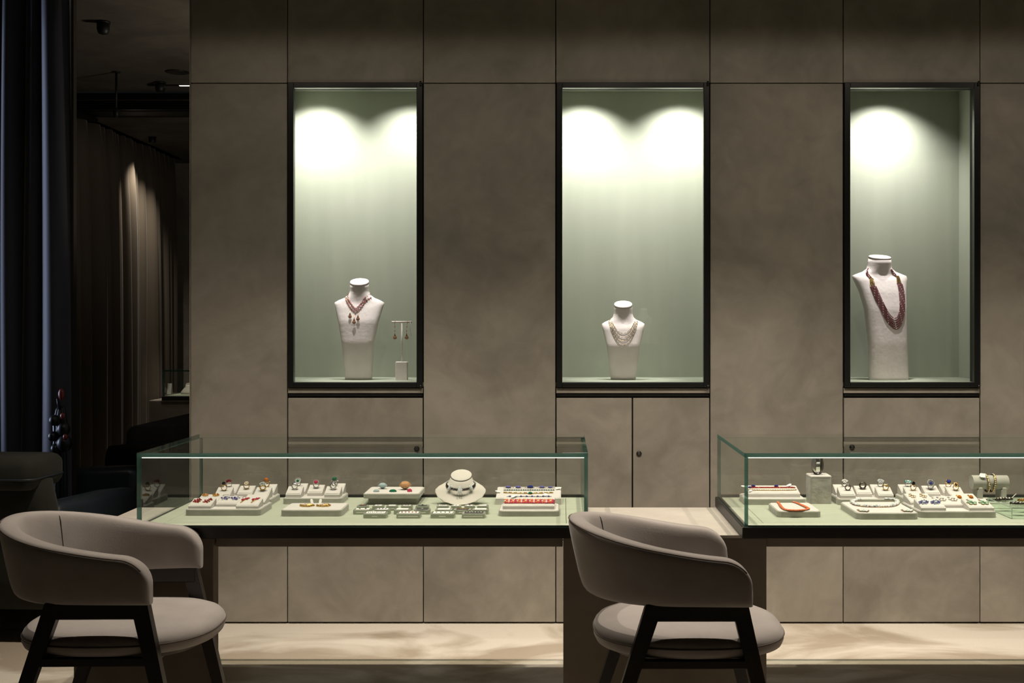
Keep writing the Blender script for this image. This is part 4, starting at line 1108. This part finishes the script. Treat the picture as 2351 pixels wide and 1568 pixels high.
# cream neck form with a collar
t = thing('neck_bust', 'cream leather neck bust wearing a dark stone collar', 'bust', (X_(1058, 4.38), 4.38, MZ))
ax = Vector((0, math.cos(.55), math.sin(.55))); n = 40; rings = []
for y, z, hw, ht in ((-.062, .0045, .015, .004), (-.056, .0085, .040, .0065), (-.048, .016, .066, .009), (-.034, .030, .088, .012), (-.018, .047, .098, .015), (-.012, .055, .097, .018), (-.004, .064, .086, .024), (.002, .071, .068, .030), (.006, .077, .053, .034), (.010, .085, .046, .036), (.016, .096, .0425, .036), (.019, .102, .041, .035)):
    rings.append([Vector((math.copysign(abs(math.cos(2 * PI * j / n)) ** .85, math.cos(2 * PI * j / n)) * hw, y, z)) + ax * (math.sin(2 * PI * j / n) * ht) for j in range(n)])
mb = MB(); mb.loft(rings, 0, True, None, True); mb.build('body', 'bust_cream', t)
rings = [[Vector((math.cos(2 * PI * j / n) * hw, .0205 + dy, .1035 + dz)) + ax * (math.sin(2 * PI * j / n) * ht) for j in range(n)] for hw, ht, dy, dz in ((.040, .034, 0, 0), (.041, .035, 0, .002), (.039, .033, 0, .0035), (.02, .017, 0, .004))]
mb = MB(); mb.loft(rings, 0, True, None, True); mb.build('neck_cap', 'bust_cream', t)
MB().tube([Vector((math.cos(2 * PI * j / n) * .0412, .020, .1028)) + ax * (math.sin(2 * PI * j / n) * .0352) for j in range(n)], .0012, 5, closed=True).build('neck_seam', 'velvet_piping', t)
MB().bevbox((-.02, .005, 0), (.02, .012, .060), .001, M=T(0, .03, 0) @ rot('X', .3)).build('rear_strut', 'bust_cream', t)
nk = thing('collar_necklace', 'collar of dark oval stones and large clear drops on the neck bust', 'necklace', t.location)
ch = MB(); st = MB(); P = []
for i in range(49):
    a = -2.5 + 5.0 * i / 48; c_ = math.cos(a); P.append(Vector((.0545 * math.sin(a), .004 - .043 * c_, .072 - .012 * c_ - .003 * c_ * c_)))
ch.tube(P, .0016, 5)
for i in range(0, 49, 1):
    p = P[i]; a = -2.5 + 5.0 * i / 48; fr = Matrix.Translation(p) @ rot('Z', a) @ rot('X', 1.0)
    if i % 8 == 0 and 4 < i < 45:
        big = 1.25 if i == 24 else 1.0
        st.stone((0, .0, .003), .0075 * big, .007, 1, fr, 8, .85, 1.75); ch.ball((0, 0, .0005), .0080 * big, (.85, 1.8, .3), 8, 5, 0, fr)
    elif i % 8 not in (1, 7):
        st.stone((0, -.001, .002), .0034, .004, 0, fr, 8, .75, 2.0); ch.ball((0, -.001, .0005), .0040, (.75, 1.6, .3), 6, 4, 0, fr)
ch.build('setting', 'silver', nk); st.build('stones', ['onyx', 'diamond'], nk)
# bracelet wedge (rear) and bracelet tray (front)
def chain_bracelet(label, M, L, v, mats, r_, step, metal, rows=1, sag=.0, dz=.0, tags=(), bigs=None, group='bracelets laid out on trays', seed=1):
    rnd = random.Random(seed); items = []; n = int(L / step)
    for k in range(rows):
        for i in range(n + 1):
            u = -L / 2 + i * step + (step / 2 if k % 2 else 0); vv = v - k * step * .9 - sag * (1 - (2 * u / L) ** 2)
            items.append((u, vv, r_ * rnd.uniform(.92, 1.08), mats[(i * (1 + k) + k) % len(mats)]))
    for b_ in (bigs or []): items.append((b_[0], v + b_[1] - sag * (1 - (2 * b_[0] / L) ** 2), b_[2], b_[3], b_[4] if len(b_) > 4 else 1, b_[5] if len(b_) > 5 else 1))
    e = jewel('bracelet', label, 'bracelet', M, items, metal, (0, 0), group)
    links = MB(); R3 = M.to_3x3().to_4x4()
    for k in range(rows):
        links.tube([R3 @ Vector((-L / 2 + L * i / 20, v - k * step * .9 - sag * (1 - (2 * i / 20 - 1) ** 2), .0008)) for i in range(21)], r_ * .5, 5)
    links.build('links', metal, e)
    if tags:
        th = MB()
        for u in tags:
            th.tube([R3 @ Vector((u, v + r_ * 1.6, .001)), R3 @ Vector((u, v, r_ * 1.6 + .001)), R3 @ Vector((u, v - rows * step * .9 - .004, .001))], .0005, 4)
        th.build('thread', 'thread', e)
    return e
t = thing('bracelet_wedge', 'sloped cream bracelet block at the rear with three bracelets', 'display block', (-.125, 4.41, MZ), 0, 'bracelet displays in the first case'); t['top'] = MZ
MF = wedge(t, -.125, 4.41, .250, .148, .024, .047, name='body')
chain_bracelet('bracelet of five large blue cabochons between small white stones', MF, .20, .052, ['diamond', 'silver'], .0022, .0050, 'silver', 1, tags=(-.066, .066), bigs=[(-.083, 0, .011, 'tanzanite', 1, .6), (-.044, 0, .011, 'tanzanite', 1, .6), (.004, 0, .013, 'sapphire', 1, .6), (.05, 0, .011, 'tanzanite', 1, .6), (.083, 0, .009, 'tanzanite', 1, .6)])
b_ = chain_bracelet('narrow bracelet of mixed red, green and white stones', MF, .196, .026, ['diamond', 'ruby', 'jade', 'tanzanite', 'diamond', 'emerald'], .0025, .0045, 'silver', 3, seed=4)
price_tag(b_, MF, .105, .030, -1.2, .014, .024, .15)
b_ = chain_bracelet('gold bracelet with one green centre stone', MF, .19, -.012, ['gold', 'gold', 'pearl'], .0040, .0066, 'gold', 1, .008, tags=(.064,), bigs=[(.006, -.004, .0085, 'emerald', 1, .9)])
price_tag(b_, MF, -.112, -.010, 1.3, .013, .02, .15)
tG = tray('bracelet tray nearest the glass with a cushion and two bracelets', -.225, -.006, 4.071, 4.242, .0195, .02)
MG = wedge(tG, -.117, 4.158, .186, .120, .012, .034, name='cushion')
b_ = chain_bracelet('wide bracelet of orange and red stones in gold', MG, .176, -.004, ['citrine', 'coral', 'pearl', 'coral', 'gold', 'pink_ruby'], .0042, .0076, 'rose_gold', 6, tags=(-.055, .058), seed=6)
b_ = chain_bracelet('slim bracelet of small blue stones beside the orange one', MG, .165, .034, ['diamond', 'silver', 'sapphire', 'silver'], .0023, .0056, 'silver', 1, bigs=[(-.072 + .0205 * k, 0, .0045, 'sapphire') for k in range(8)])
price_tag(b_, MG, -.066, .018, -1.0, .011, .024, .2); price_tag(b_, MG, .062, .036, .3, .014, .018, .2)
# small gem boxes
def gem_box(label, px0, px1, Y, d, dark, stones, strip, h=.0172):
    x0, x1 = X_(px0, Y), X_(px1, Y); hw = (x1 - x0) / 2
    t = thing('gem_box', label, 'gem box', ((x0 + x1) / 2, Y + d / 2, MZ), 0, 'small gem boxes in the first case')
    MB().rbox((-hw, -d / 2, 0), (hw, d / 2, h - .003), .005).build('shell', 'box_shell', t)
    lid = MB(); lid.loft([rrect(-hw, hw, -d / 2, d / 2, .005, h - .003), rrect(-hw, hw, -d / 2, d / 2, .005, h - .001), rrect(-hw + .002, hw - .002, -d / 2 + .002, d / 2 - .002, .004, h)], 0); lid.build('lid', 'box_rim', t)
    MB().rbox((-hw + .008, -d / 2 + .007, h - .0002), (hw - .008, d / 2 - .006, h + .0006), .002).build('lining', 'box_dark' if dark else 'box_white', t)
    if strip: MB().box((-hw * strip, -d / 2 - .0006, h * .36), (hw * strip, -d / 2 + .0002, h * .52)).build('label_strip', 'paper', t)
    if stones:
        n, r_, mts = stones; st = MB()
        for i in range(n): st.stone(((-.5 + (i + .5) / n) * (2 * hw - .022), -.001, h + .0008 + r_ * .3), r_, r_ * .8, i % len(mts), None, 7)
        st.build('stones', mts, t)
r3, r2, r1 = 4.030, 4.113, 4.200
gem_box('gem box with a row of tiny violet stones, front row nearest the flat brooch tray', 833.5, 886.5, r3, .055, False, (8, .0028, ['tanzanite', 'diamond']), .24)
gem_box('gem box with a row of small red stones at the front', 909.7, 964, r3, .055, False, (5, .0036, ['ruby', 'pink_ruby']), .82)
gem_box('gem box with small dark green stones in the front row', 988, 1042.7, r3, .055, False, (4, .0032, ['emerald', 'onyx']), .28)
gem_box('dark-lined gem box with pale stones in the front row', 1060, 1113.5, r3, .055, True, (6, .0036, ['diamond', 'pearl']), .82)
gem_box('white-lined gem box with two dark stones, second row beside the brooch tray', 810, 851, r2, .044, False, (2, .0036, ['onyx']), .6)
gem_box('white-lined gem box with three grey stones in the second row', 858.7, 894, r2, .044, False, (3, .0034, ['tanzanite']), 0)
gem_box('gem box with an empty-looking white lining between the violet and red stone boxes', 903.8, 940.4, r2, .044, False, None, 0)
gem_box('dark-lined gem box with one grey stone in the second row', 949.7, 986.3, r2, .044, True, (1, .0045, ['diamond']), .5)
gem_box('pale gem box with a narrow white lining, second row left of the amber box', 998.7, 1037, r2, .044, False, None, 0)
gem_box('dark-lined gem box filled with amber stones', 1041.7, 1080, r2, .044, True, (6, .0036, ['citrine', 'gold', 'topaz']), .4)
gem_box('grey gem box at the bracelet tray end of the second row', 1083.8, 1121, r2, .044, False, None, 0)
gem_box('dark-lined gem box with a single red stone in the back row', 818.3, 844.2, r1, .036, True, (1, .0042, ['coral']), 0)
gem_box('white-lined gem box with one grey stone, back row next to the red stone box', 854, 880, r1, .036, False, (1, .0042, ['diamond']), 0)
gem_box('plain white-lined gem box in the middle of the back row under the raised tray', 886, 912, r1, .036, False, None, .5)
gem_box('white-lined gem box with three black stones in the back row', 920, 946, r1, .036, False, (3, .0028, ['onyx']), 0)
gem_box('green-rimmed dark gem box in the back row under the raised tray corner', 953.6, 984, r1, .036, True, (3, .004, ['jade', 'onyx']), 0)
gem_box('white-lined gem box with pale stones at the foot of the neck bust', 1002, 1029, r1, .036, False, (3, .003, ['diamond']), 0)
gem_box('small white gem box straight below the neck bust tip', 1035, 1058, r1, .036, False, (1, .0028, ['diamond']), 0)
gem_box('small white gem box to the bracelet side of the neck bust tip', 1065.6, 1089.6, r1, .036, False, (1, .0026, ['onyx']), 0)
gem_box('small white gem box at the bracelet tray end of the back row', 1095, 1121, r1, .036, False, None, 0)

# ================================================================== second glass case
tH = tray('bracelet tray behind the coral necklace tray, with a red and a pearl strand', .703, .938, 4.331, 4.478)
MH = wedge(tH, .822, 4.408, .200, .085, .013, .034, name='cushion')
b_ = chain_bracelet('dark red beaded bracelet with blue end stones', MH, .178, .014, ['ruby', 'garnet', 'ruby'], .0030, .0042, 'gold', 2, tags=(-.05, .03, .062), bigs=[(-.085, -.002, .0065, 'sapphire'), (-.07, .010, .0085, 'sapphire', 1, .6), (.02, .010, .0085, 'sapphire', 1, .6)])
price_tag(b_, MH, -.098, .016, 1.5, .014, .022, .1); price_tag(b_, MH, .062, .022, -1.2, .012, .02, .3)
b_ = chain_bracelet('cream pearl bracelet in front of the dark red one', MH, .184, -.010, ['pearl'], .0048, .0088, 'gold', 1, .004, tags=(-.07, .066))
price_tag(b_, MH, -.094, -.032, -.6, .010, .022, -.1)
tI = tray('square white tray with an orange coral necklace', .775, .932, 4.049, 4.246, .0215, .02)
tp = tI['top']
e = thing('coral_necklace', 'orange coral bead necklace laid in a U on a white tray', 'necklace', (.855, 4.15, tp))
P = []
for px_, py_ in ((1786, 1152.5), (1790, 1158), (1795, 1165), (1803, 1170), (1815, 1171.5), (1826, 1171.8), (1838, 1171.5), (1850, 1170), (1856, 1167.5), (1848, 1163), (1836, 1157.5), (1828, 1154), (1820, 1152)):
    Y = (H - tp - .003) * F / (py_ - VY); P.append(Vector((X_(px_, Y) - .855, Y - 4.15, .003)))
pts = resample(catmull(P, 8), .0075); st = MB(); ch = MB(); ch.tube([p - Vector((0, 0, .0015)) for p in pts], .0018, 5)
for i, p in enumerate(pts):
    mid = 9 < i < len(pts) - 10
    st.ball(p, .0054 if mid else .0046, (1.1, 1.1, .75), 8, 5)
    ch.ball(p - Vector((0, 0, .0015)), .0058 if mid else .005, (1.1, 1.1, .3), 8, 4)
ch.build('setting', 'oxidised', e); st.build('beads', 'coral', e)
# velvet block with a cuff
t = thing('velvet_block', 'tall grey velvet block carrying a dark cuff bracelet', 'display block', (1.0, 4.396, MZ))
MB().rbox((-.041, -.041, 0), (.041, .041, .103), .007, .002).build('body', 'block_velvet', t)
MB().rbox((-.0415, -.0415, .1028), (.0415, .0415, .109), .008, .004).build('pad', 'tray_liner', t)
e = thing('cuff_bracelet', 'dark metal cuff bracelet with open crossing bands on the velvet block', 'bracelet', (.995, 4.392, MZ + .109))
for nm, a, w_, k, mt in (('band', .45, .011, 1.0, 'silver'), ('band', -.55, .014, .96, 'oxidised'), ('band', 1.45, .009, .92, 'silver')):
    mb = MB(); rings = []
    for i in range(30):
        th = -PI / 2 + (-1 + 2 * i / 29) * 2.45
        c_ = Vector((.0205 * k * math.cos(th), 0, .040 * k + .040 * k * math.sin(th))); o_ = Vector((math.cos(th), 0, math.sin(th)))
        ww = w_ * (1 - .35 * abs(-1 + 2 * i / 29)); rings.append([c_ + o_ * dx + Vector((0, dy, 0)) for dx, dy in ((-.0012, -ww), (.0012, -ww), (.0012, ww), (-.0012, ww))])
    mb.loft(rings, 0, True, rot('Z', a), False); mb.build(nm, mt, e)
mb = MB()
for i in range(8): mb.stone((0, 0, 0), .0022, .002, 0, rot('Z', .45) @ T(.0205 * math.cos(-.6 + .17 * i) , -.0035, .040 + .040 * math.sin(-.6 + .17 * i)) @ rot('X', PI / 2), 6)
mb.stone((0, 0, 0), .0045, .004, 0, T(-.001, -.0155, .008) @ rot('X', PI / 2), 8)
mb.build('stones', 'diamond', e)
MB().tube([(-.012, 0, .060), (-.020, -.004, .070), (-.030, -.006, .080)], .0014, 5).build('prong', 'silver', e)
x0, x1, y0, y1 = 1.060, 1.284, 4.325, 4.472
tK = tray('ring tray between the velvet block and the turquoise ring, with plain dark and silver rings', x0, x1, y0, y1)
wK = quincunx(tK, x0, x1, y0, y1, .058, .056, .012, .037)
ring('thick silver ring with a pale cluster next to the velvet block', wK['BL'], 'silver', 'cluster', ('diamond', 'pearl'), s=1.2, tube=.003, u=.012)
ring('thin dark ring with one small pale stone', wK['FL'], 'oxidised', 'solitaire', ('diamond', 'oxidised'), s=.5, tube=.0018, u=.006)
ring('thick plain dark ring on the middle wedge', wK['M'], 'oxidised', 'signet', ('oxidised', 'onyx'), s=.9, tube=.0030, R=.0108)
ring('tall silver ring with a rough white cluster', wK['BR'], 'silver', 'cluster', ('diamond', 'diamond'), s=1.35, tube=.0024, u=.006)
ring('pale gold ring with a band of small white stones', wK['FR'], 'gold', 'signet', ('diamond', 'pearl'), s=1.1, tube=.0018, u=.006)
tL = tray('large flat tray with an opal necklace and two opal earrings', 1.047, 1.268, 4.006, 4.262, .0225, .024)
tp = tL['top']
def onL(px_, py_, z=tp): Y = (H - z) * F / (py_ - VY); return Vector((X_(px_, Y), Y, z))
e = thing('opal_necklace', 'necklace of large white opals set in gold, laid in an arc', 'necklace', (1.16, 4.14, tp))
P = [onL(*q) for q in ((1972, 1148), (1960, 1152), (1957, 1155), (1964, 1160), (1976, 1162.5), (1992, 1164), (2008, 1164.5), (2024, 1164.5), (2040, 1164), (2052, 1162), (2060, 1157), (2060, 1152), (2050, 1149), (2030, 1147.8))]
pts = resample(catmull([p - Vector((1.16, 4.14, tp)) for p in P], 8), .0115); st = MB(); ch = MB()
ch.tube([p + Vector((0, 0, .002)) for p in pts], .0015, 5); rnd = random.Random(5)
for i, p in enumerate(pts):
    for k in range(7):
        a = 2 * PI * k / 7 + rnd.random(); q = p + Vector((math.cos(a) * .0062, math.sin(a) * .0075, .0035 + rnd.uniform(0, .003))); st.ball(q, rnd.uniform(.0026, .0036), n=6, k=4, mat=rnd.choice((0, 0, 1, 2, 3)))
    st.ball(p + Vector((0, 0, .005)), .0055, (1, 1, .8), 8, 5, 0); ch.ball(p + Vector((0, 0, .0018)), .0095, (1, 1.1, .22), 8, 4)
ch.build('setting', 'rose_gold', e); st.build('opals', ['opal', 'diamond', 'pearl', 'aqua'], e)
for lab, px_, py_ in (('opal cluster earring lying beside the opal necklace, nearer the coral tray', 1984, 1174), ('opal cluster earring lying beside the opal necklace, nearer the blue paisley earrings', 2085, 1174)):
    p = onL(px_, py_); jewel('opal_earring', lab, 'earring', T(p), blob(44, 13, .0165, .0050, ['opal', 'pearl', 'opal', 'jade'], 1.05, 1.1) + [(-.012, .022, .0042, 'pearl')], 'gold', (0, 0), 'opal earrings on the flat tray', hook=[(-.014, .022, .003), (-.024, .01, .004), (-.022, -.010, .002), (-.012, -.016, .002)], lift=.002)
x0, x1, y0, y1 = 1.316, 1.556, 4.325, 4.472
tM = tray('ring tray behind the pearl earrings, with turquoise and sapphire rings', x0, x1, y0, y1)
wM = quincunx(tM, x0, x1, y0, y1, .058, .056, .012, .037)
ring('ring with a turquoise and pearl flower', wM['BL'], 'silver', 'flower', ('turquoise', 'pearl'), s=1.05, u=.004, tilt=.25)
ring('gold ring with a pointed black stone', wM['FL'], 'gold', 'spike', ('onyx',), s=1.0, u=.002)
ring('large silver lattice ring with a blue centre stone', wM['M'], 'silver', 'disc', ('sapphire', 'diamond'), s=1.3, tube=.0022, tilt=1.0)
ring('gold ring with a square blue stone', wM['BR'], 'gold', 'solitaire', ('sapphire', 'gold'), s=1.35, tilt=.8)
ring('gold ring with a black and coral oval cameo', wM['FR'], 'gold', 'oval', ('onyx', 'coral'), s=1.0, tilt=.9, u=.004)
x0, x1, y0, y1 = 1.279, 1.559, 4.040, 4.272
tN = tray('earring tray with blue paisley, pearl and green flower earrings', x0, x1, y0, y1, .0225, .024)
wN = quincunx(tN, x0, x1, y0, y1, .088, .088, .010, .030)
GE = 'earrings on the earring trays'
for side, s in PAIR:
    jewel('paisley_earring', f'dark blue paisley earring with a pale centre, the {side} one of its pair', 'earring', wN['FL'], [(u * 1.0 + .35 * v, v, r_, m_) for u, v, r_, m_ in blob(61, 34, .0185, .0026, ['sapphire', 'tanzanite', 'sapphire', 'diamond'], 1.0, 1.15)] + [(0, -.002, .0062, 'diamond')], 'silver', (s * .0215, .002), GE)
    jewel('pearl_earring', f'white pearl cluster earring in silver, the {side} one of its pair', 'earring', wN['M'], [(math.cos(a) * .011, math.sin(a) * .012 - .002, .0050, 'pearl') for a in [2 * PI * k / 6 for k in range(6)]] + [(0, 0, .004, 'diamond'), (-.010, .018, .0045, 'diamond')], 'silver', (s * .0205, .004), GE)
    jewel('flower_earring', f'pale green flower earring with a green centre stone, the {side} one of its pair', 'earring', wN['FR'], [(math.cos(a) * .0125, math.sin(a) * .0125 - .006, .0062, 'jade') for a in [PI / 2 + 2 * PI * k / 5 for k in range(5)]] + [(0, -.006, .0042, 'emerald'), (-.004, .016, .0048, 'diamond'), (-.006, .026, .0042, 'pearl')], 'gold', (s * .0215, .0), GE)
    jewel('pearl_drop_earring', f'gold earring with a pyramid of small pearls, the {side} one of its pair', 'earring', wN['BL'], [(-.004, .022, .0045, 'pearl'), (-.006, .012, .0042, 'gold'), (.002, .010, .0042, 'pearl'), (-.010, .002, .004, 'pearl'), (0, .0, .0042, 'gold'), (.009, .002, .004, 'pearl'), (-.004, -.010, .004, 'pearl'), (.004, -.011, .004, 'pearl')], 'gold', (s * .0205, .008), GE)
    jewel('orange_earring', f'orange oval stone earring, the {side} one of its pair', 'earring', wN['BR'], [(0, .0, .0095, 'citrine', .8, 1.1), (-.002, .014, .003, 'gold'), (-.004, .020, .003, 'gold')], 'gold', (s * .0215, -.004), GE)
# roll stand with bracelets
rx0, rx1, ry = 1.594, 1.733, 4.400
t = thing('bracelet_roll', 'grey velvet bracelet roll lying on two uprights', 'stand', ((rx0 + rx1) / 2, ry, MZ)); h = (rx1 - rx0) / 2
zc = .0775; rr = .0275
mb = MB(); mb.loft([[(sx * h * k, rr * q * math.cos(2 * PI * j / 24), zc + rr * q * math.sin(2 * PI * j / 24)) for j in range(24)] for sx, k, q in ((-1, .97, .85), (-1, 1, .97), (-1, .985, 1), (1, .985, 1), (1, 1, .97), (1, .97, .85))], 0, True, None, True); mb.build('roll', 'tray_velvet', t)
for s in (-1, 1):
    mb = MB(); xx = s * (h - .024)
    mb.bevbox((xx - .0075, -.040, .004), (xx + .0075, -.030, .0625), .003); mb.bevbox((xx - .0075, .030, .004), (xx + .0075, .040, .0625), .003); mb.bevbox((xx - .0075, -.0302, .004), (xx + .0075, .0302, .051), .002); mb.build('upright', 'tray_velvet', t)
MB().rbox((-h - .004, -.048, 0), (h + .004, .048, .006), .006).build('foot', 'tray_liner', t)
for lab, dx, k in (('dark and gold link bracelet around the roll, the one nearer the tag', -.012, 0), ('dark and gold link bracelet around the roll, the one away from the tag', .012, 1)):
    e = thing('link_bracelet', lab, 'bracelet', ((rx0 + rx1) / 2 + dx, ry, MZ + zc), 0, 'bracelets around the roll')
    ch = MB(); st = MB(); n = 26
    for i in range(n):
        a = 2 * PI * i / n; R_ = rr + .0030 + (.006 * max(0, -math.sin(a)) if True else 0); p = Vector((dx * .3 * math.sin(a), R_ * math.cos(a), R_ * math.sin(a) - .0))
        fr = T(p) @ rot('X', a - PI / 2); ch.cbox((0, 0, 0), (.0085, .0062, .0030), 0, fr); ch.torus(.0036, .0010, 1, fr @ T(0, 0, .0016), 10, 4)
        st.ball((0, 0, .0020), .0026, (1, 1, .7), 7, 4, 0, fr)
    ch.build('links', ['oxidised', 'gold'], e); st.build('stones', 'pearl', e)
    if k == 0: price_tag(e, T(e.location) @ T(-.010, -.018, .026) @ rot('X', .9) , 0, 0, 1.45, .018, .024, .0, .004)
# clear riser with brooches
t = thing('acrylic_riser', 'clear acrylic riser box carrying dark brooches', 'stand', (1.735, 4.135, MZ)); hx, hy, hz = .135, .115, .042
def apane(lo, hi, thin, name):
    (a, b_, c_), (d, e_, f) = lo, hi
    vs = [(a, b_, c_), (d, b_, c_), (d, e_, c_), (a, e_, c_), (a, b_, f), (d, b_, f), (d, e_, f), (a, e_, f)]
    mb = MB(); mb.add(vs, [(0, 3, 2, 1), (4, 5, 6, 7), (0, 1, 5, 4), (1, 2, 6, 5), (2, 3, 7, 6), (3, 0, 4, 7)], 0)
    for i, axx in enumerate((2, 2, 1, 0, 1, 0)): mb.m[i] = 0 if axx == thin else 1
    return mb.build(name, ['acrylic', 'acrylic_edge'], t)
apane((-hx, -hy, hz - .004), (hx, hy, hz), 2, 'top_panel'); apane((-hx, -hy, 0), (hx, -hy + .004, hz - .004), 1, 'front_panel'); apane((-hx, hy - .004, 0), (hx, hy, hz - .004), 1, 'rear_panel')
apane((-hx, -hy + .004, 0), (-hx + .004, hy - .004, hz - .004), 0, 'side_panel'); apane((hx - .004, -hy + .004, 0), (hx, hy - .004, hz - .004), 0, 'side_panel')
TA = MZ + hz
def onA(px_, py_): Y = (H - TA) * F / (py_ - VY); return Vector((X_(px_, Y), Y, TA))
def brooch(label, px_, py_, L, mats, metal, ang, r_=.0036, rows=3):
    p = onA(px_, py_); items = []
    for i in range(9):
        for k in range(rows):
            u = -L / 2 + L * i / 8; wv = (1 - (2 * u / L) ** 2) ** .5 if abs(2 * u / L) < 1 else 0
            items.append((u, (k - (rows - 1) / 2) * r_ * 1.9 * wv, r_ * (.6 + .4 * wv), mats[(i + k) % len(mats)]))
    return jewel('brooch', label, 'brooch', T(p) @ rot('Z', ang), items, metal, (0, 0), 'brooches on the clear riser', lift=.005)
e = brooch('long dark brooch with a pale pin on the clear riser, nearest the roll', 2305, 1147.5, .066, ['onyx', 'oxidised', 'pearl', 'onyx'], 'oxidised', .12, rows=4)
MB().cyl((.03, .004, .006), (.052, .016, .020), .0016, .001, 6).build('pin', 'pearl', e)
brooch('dark brooch with white stones at the front of the clear riser', 2340, 1157, .062, ['onyx', 'diamond', 'oxidised'], 'oxidised', -.06, .0040, 4)
brooch('amber and gold brooch at the edge of the photo on the clear riser', 2352, 1150, .05, ['citrine', 'gold', 'topaz'], 'gold', .1, .0036, 3)

# ================================================================== bust on a plinth at the rear of the room (seen as a faint reflection in the showcase glass)
t = thing('display_plinth', 'tall plaster plinth at the rear of the room', 'plinth', (.93, -2.05, 0))
MB().bevbox((-.17, -.17, 0), (.17, .17, 1.20), .003).build('body', 'desk_plaster', t); MB().bevbox((-.175, -.175, 1.20), (.175, .175, 1.215), .002).build('top', 'desk_top_plaster', t)
NFLOOR_KEEP = NFLOOR; NFLOOR = 1.215
B4 = Bust('linen bust on the plinth at the rear of the room', 1431, 872, 5.63, B2.prof, PI + .1, .42)
NFLOOR = NFLOOR_KEEP
B4.t.location = (.93, -2.05, 1.215); B4.loc = B4.t.location.copy(); B4.t['group'] = 'linen busts'
t = on_bust(B4, 'strand_necklace', 'dark beaded necklace on the bust at the rear of the room', 'necklaces')
for k, zb in enumerate((.225, .200)):
    st = MB(); P = [B4.front((-1 + i / 8) * .064, zb + (.300 - zb) * abs(-1 + i / 8) ** 2.1, .003) for i in range(17)]
    for p in resample(catmull(P, 6), .005): st.ball(p, .0024, n=6, k=4)
    st.build('strand', 'oxidised', t)
spot('added_plinth_spot', (.93, -.9, 3.03), (.93, -2.05, 1.45), 220, 24, .7, .02, WARM)  # spot added to light the bust so its reflection shows

for lab, x, y, z in (('black ceiling spotlight over the brown curtain', -3.88, 10.75, 3.20), ('black ceiling spotlight over the far glass case', -3.2, 10.6, 3.20), ('added black ceiling spotlight in front of the rear plinth', .93, -.9, 3.10)):
    t = thing('ceiling_spotlight', lab, 'spotlight', (x, y, z), 0, 'surface spotlights')  # unseen housings added for the curtain, case and plinth spots
    MB().lathe([(.030, -.055), (.034, -.05), (.034, -.012), (.026, -.006)], 16).build('housing', 'fixture_black', t); MB().cyl((0, 0, -.008), (0, 0, 0), .04, n=16).build('ceiling_plate', 'fixture_black', t)
t = thing('added_floor_lamp', 'added black uplighter floor lamp, unseen in the lounge behind the panelled wall', 'lamp', (-1.25, 7.6, 0))  # body added out of view around the lounge ceiling fill
MB().lathe([(.14, 0), (.145, .012), (.02, .03)], 24).build('base', 'fixture_black', t); MB().cyl((0, 0, .025), (0, 0, 1.86), .012, n=10).build('pole', 'fixture_black', t)
MB().lathe([(.02, 1.84), (.12, 1.88), (.20, 1.945), (.19, 1.945), (.11, 1.89), (.02, 1.86)], 24).build('bowl', 'bronze_metal', t)
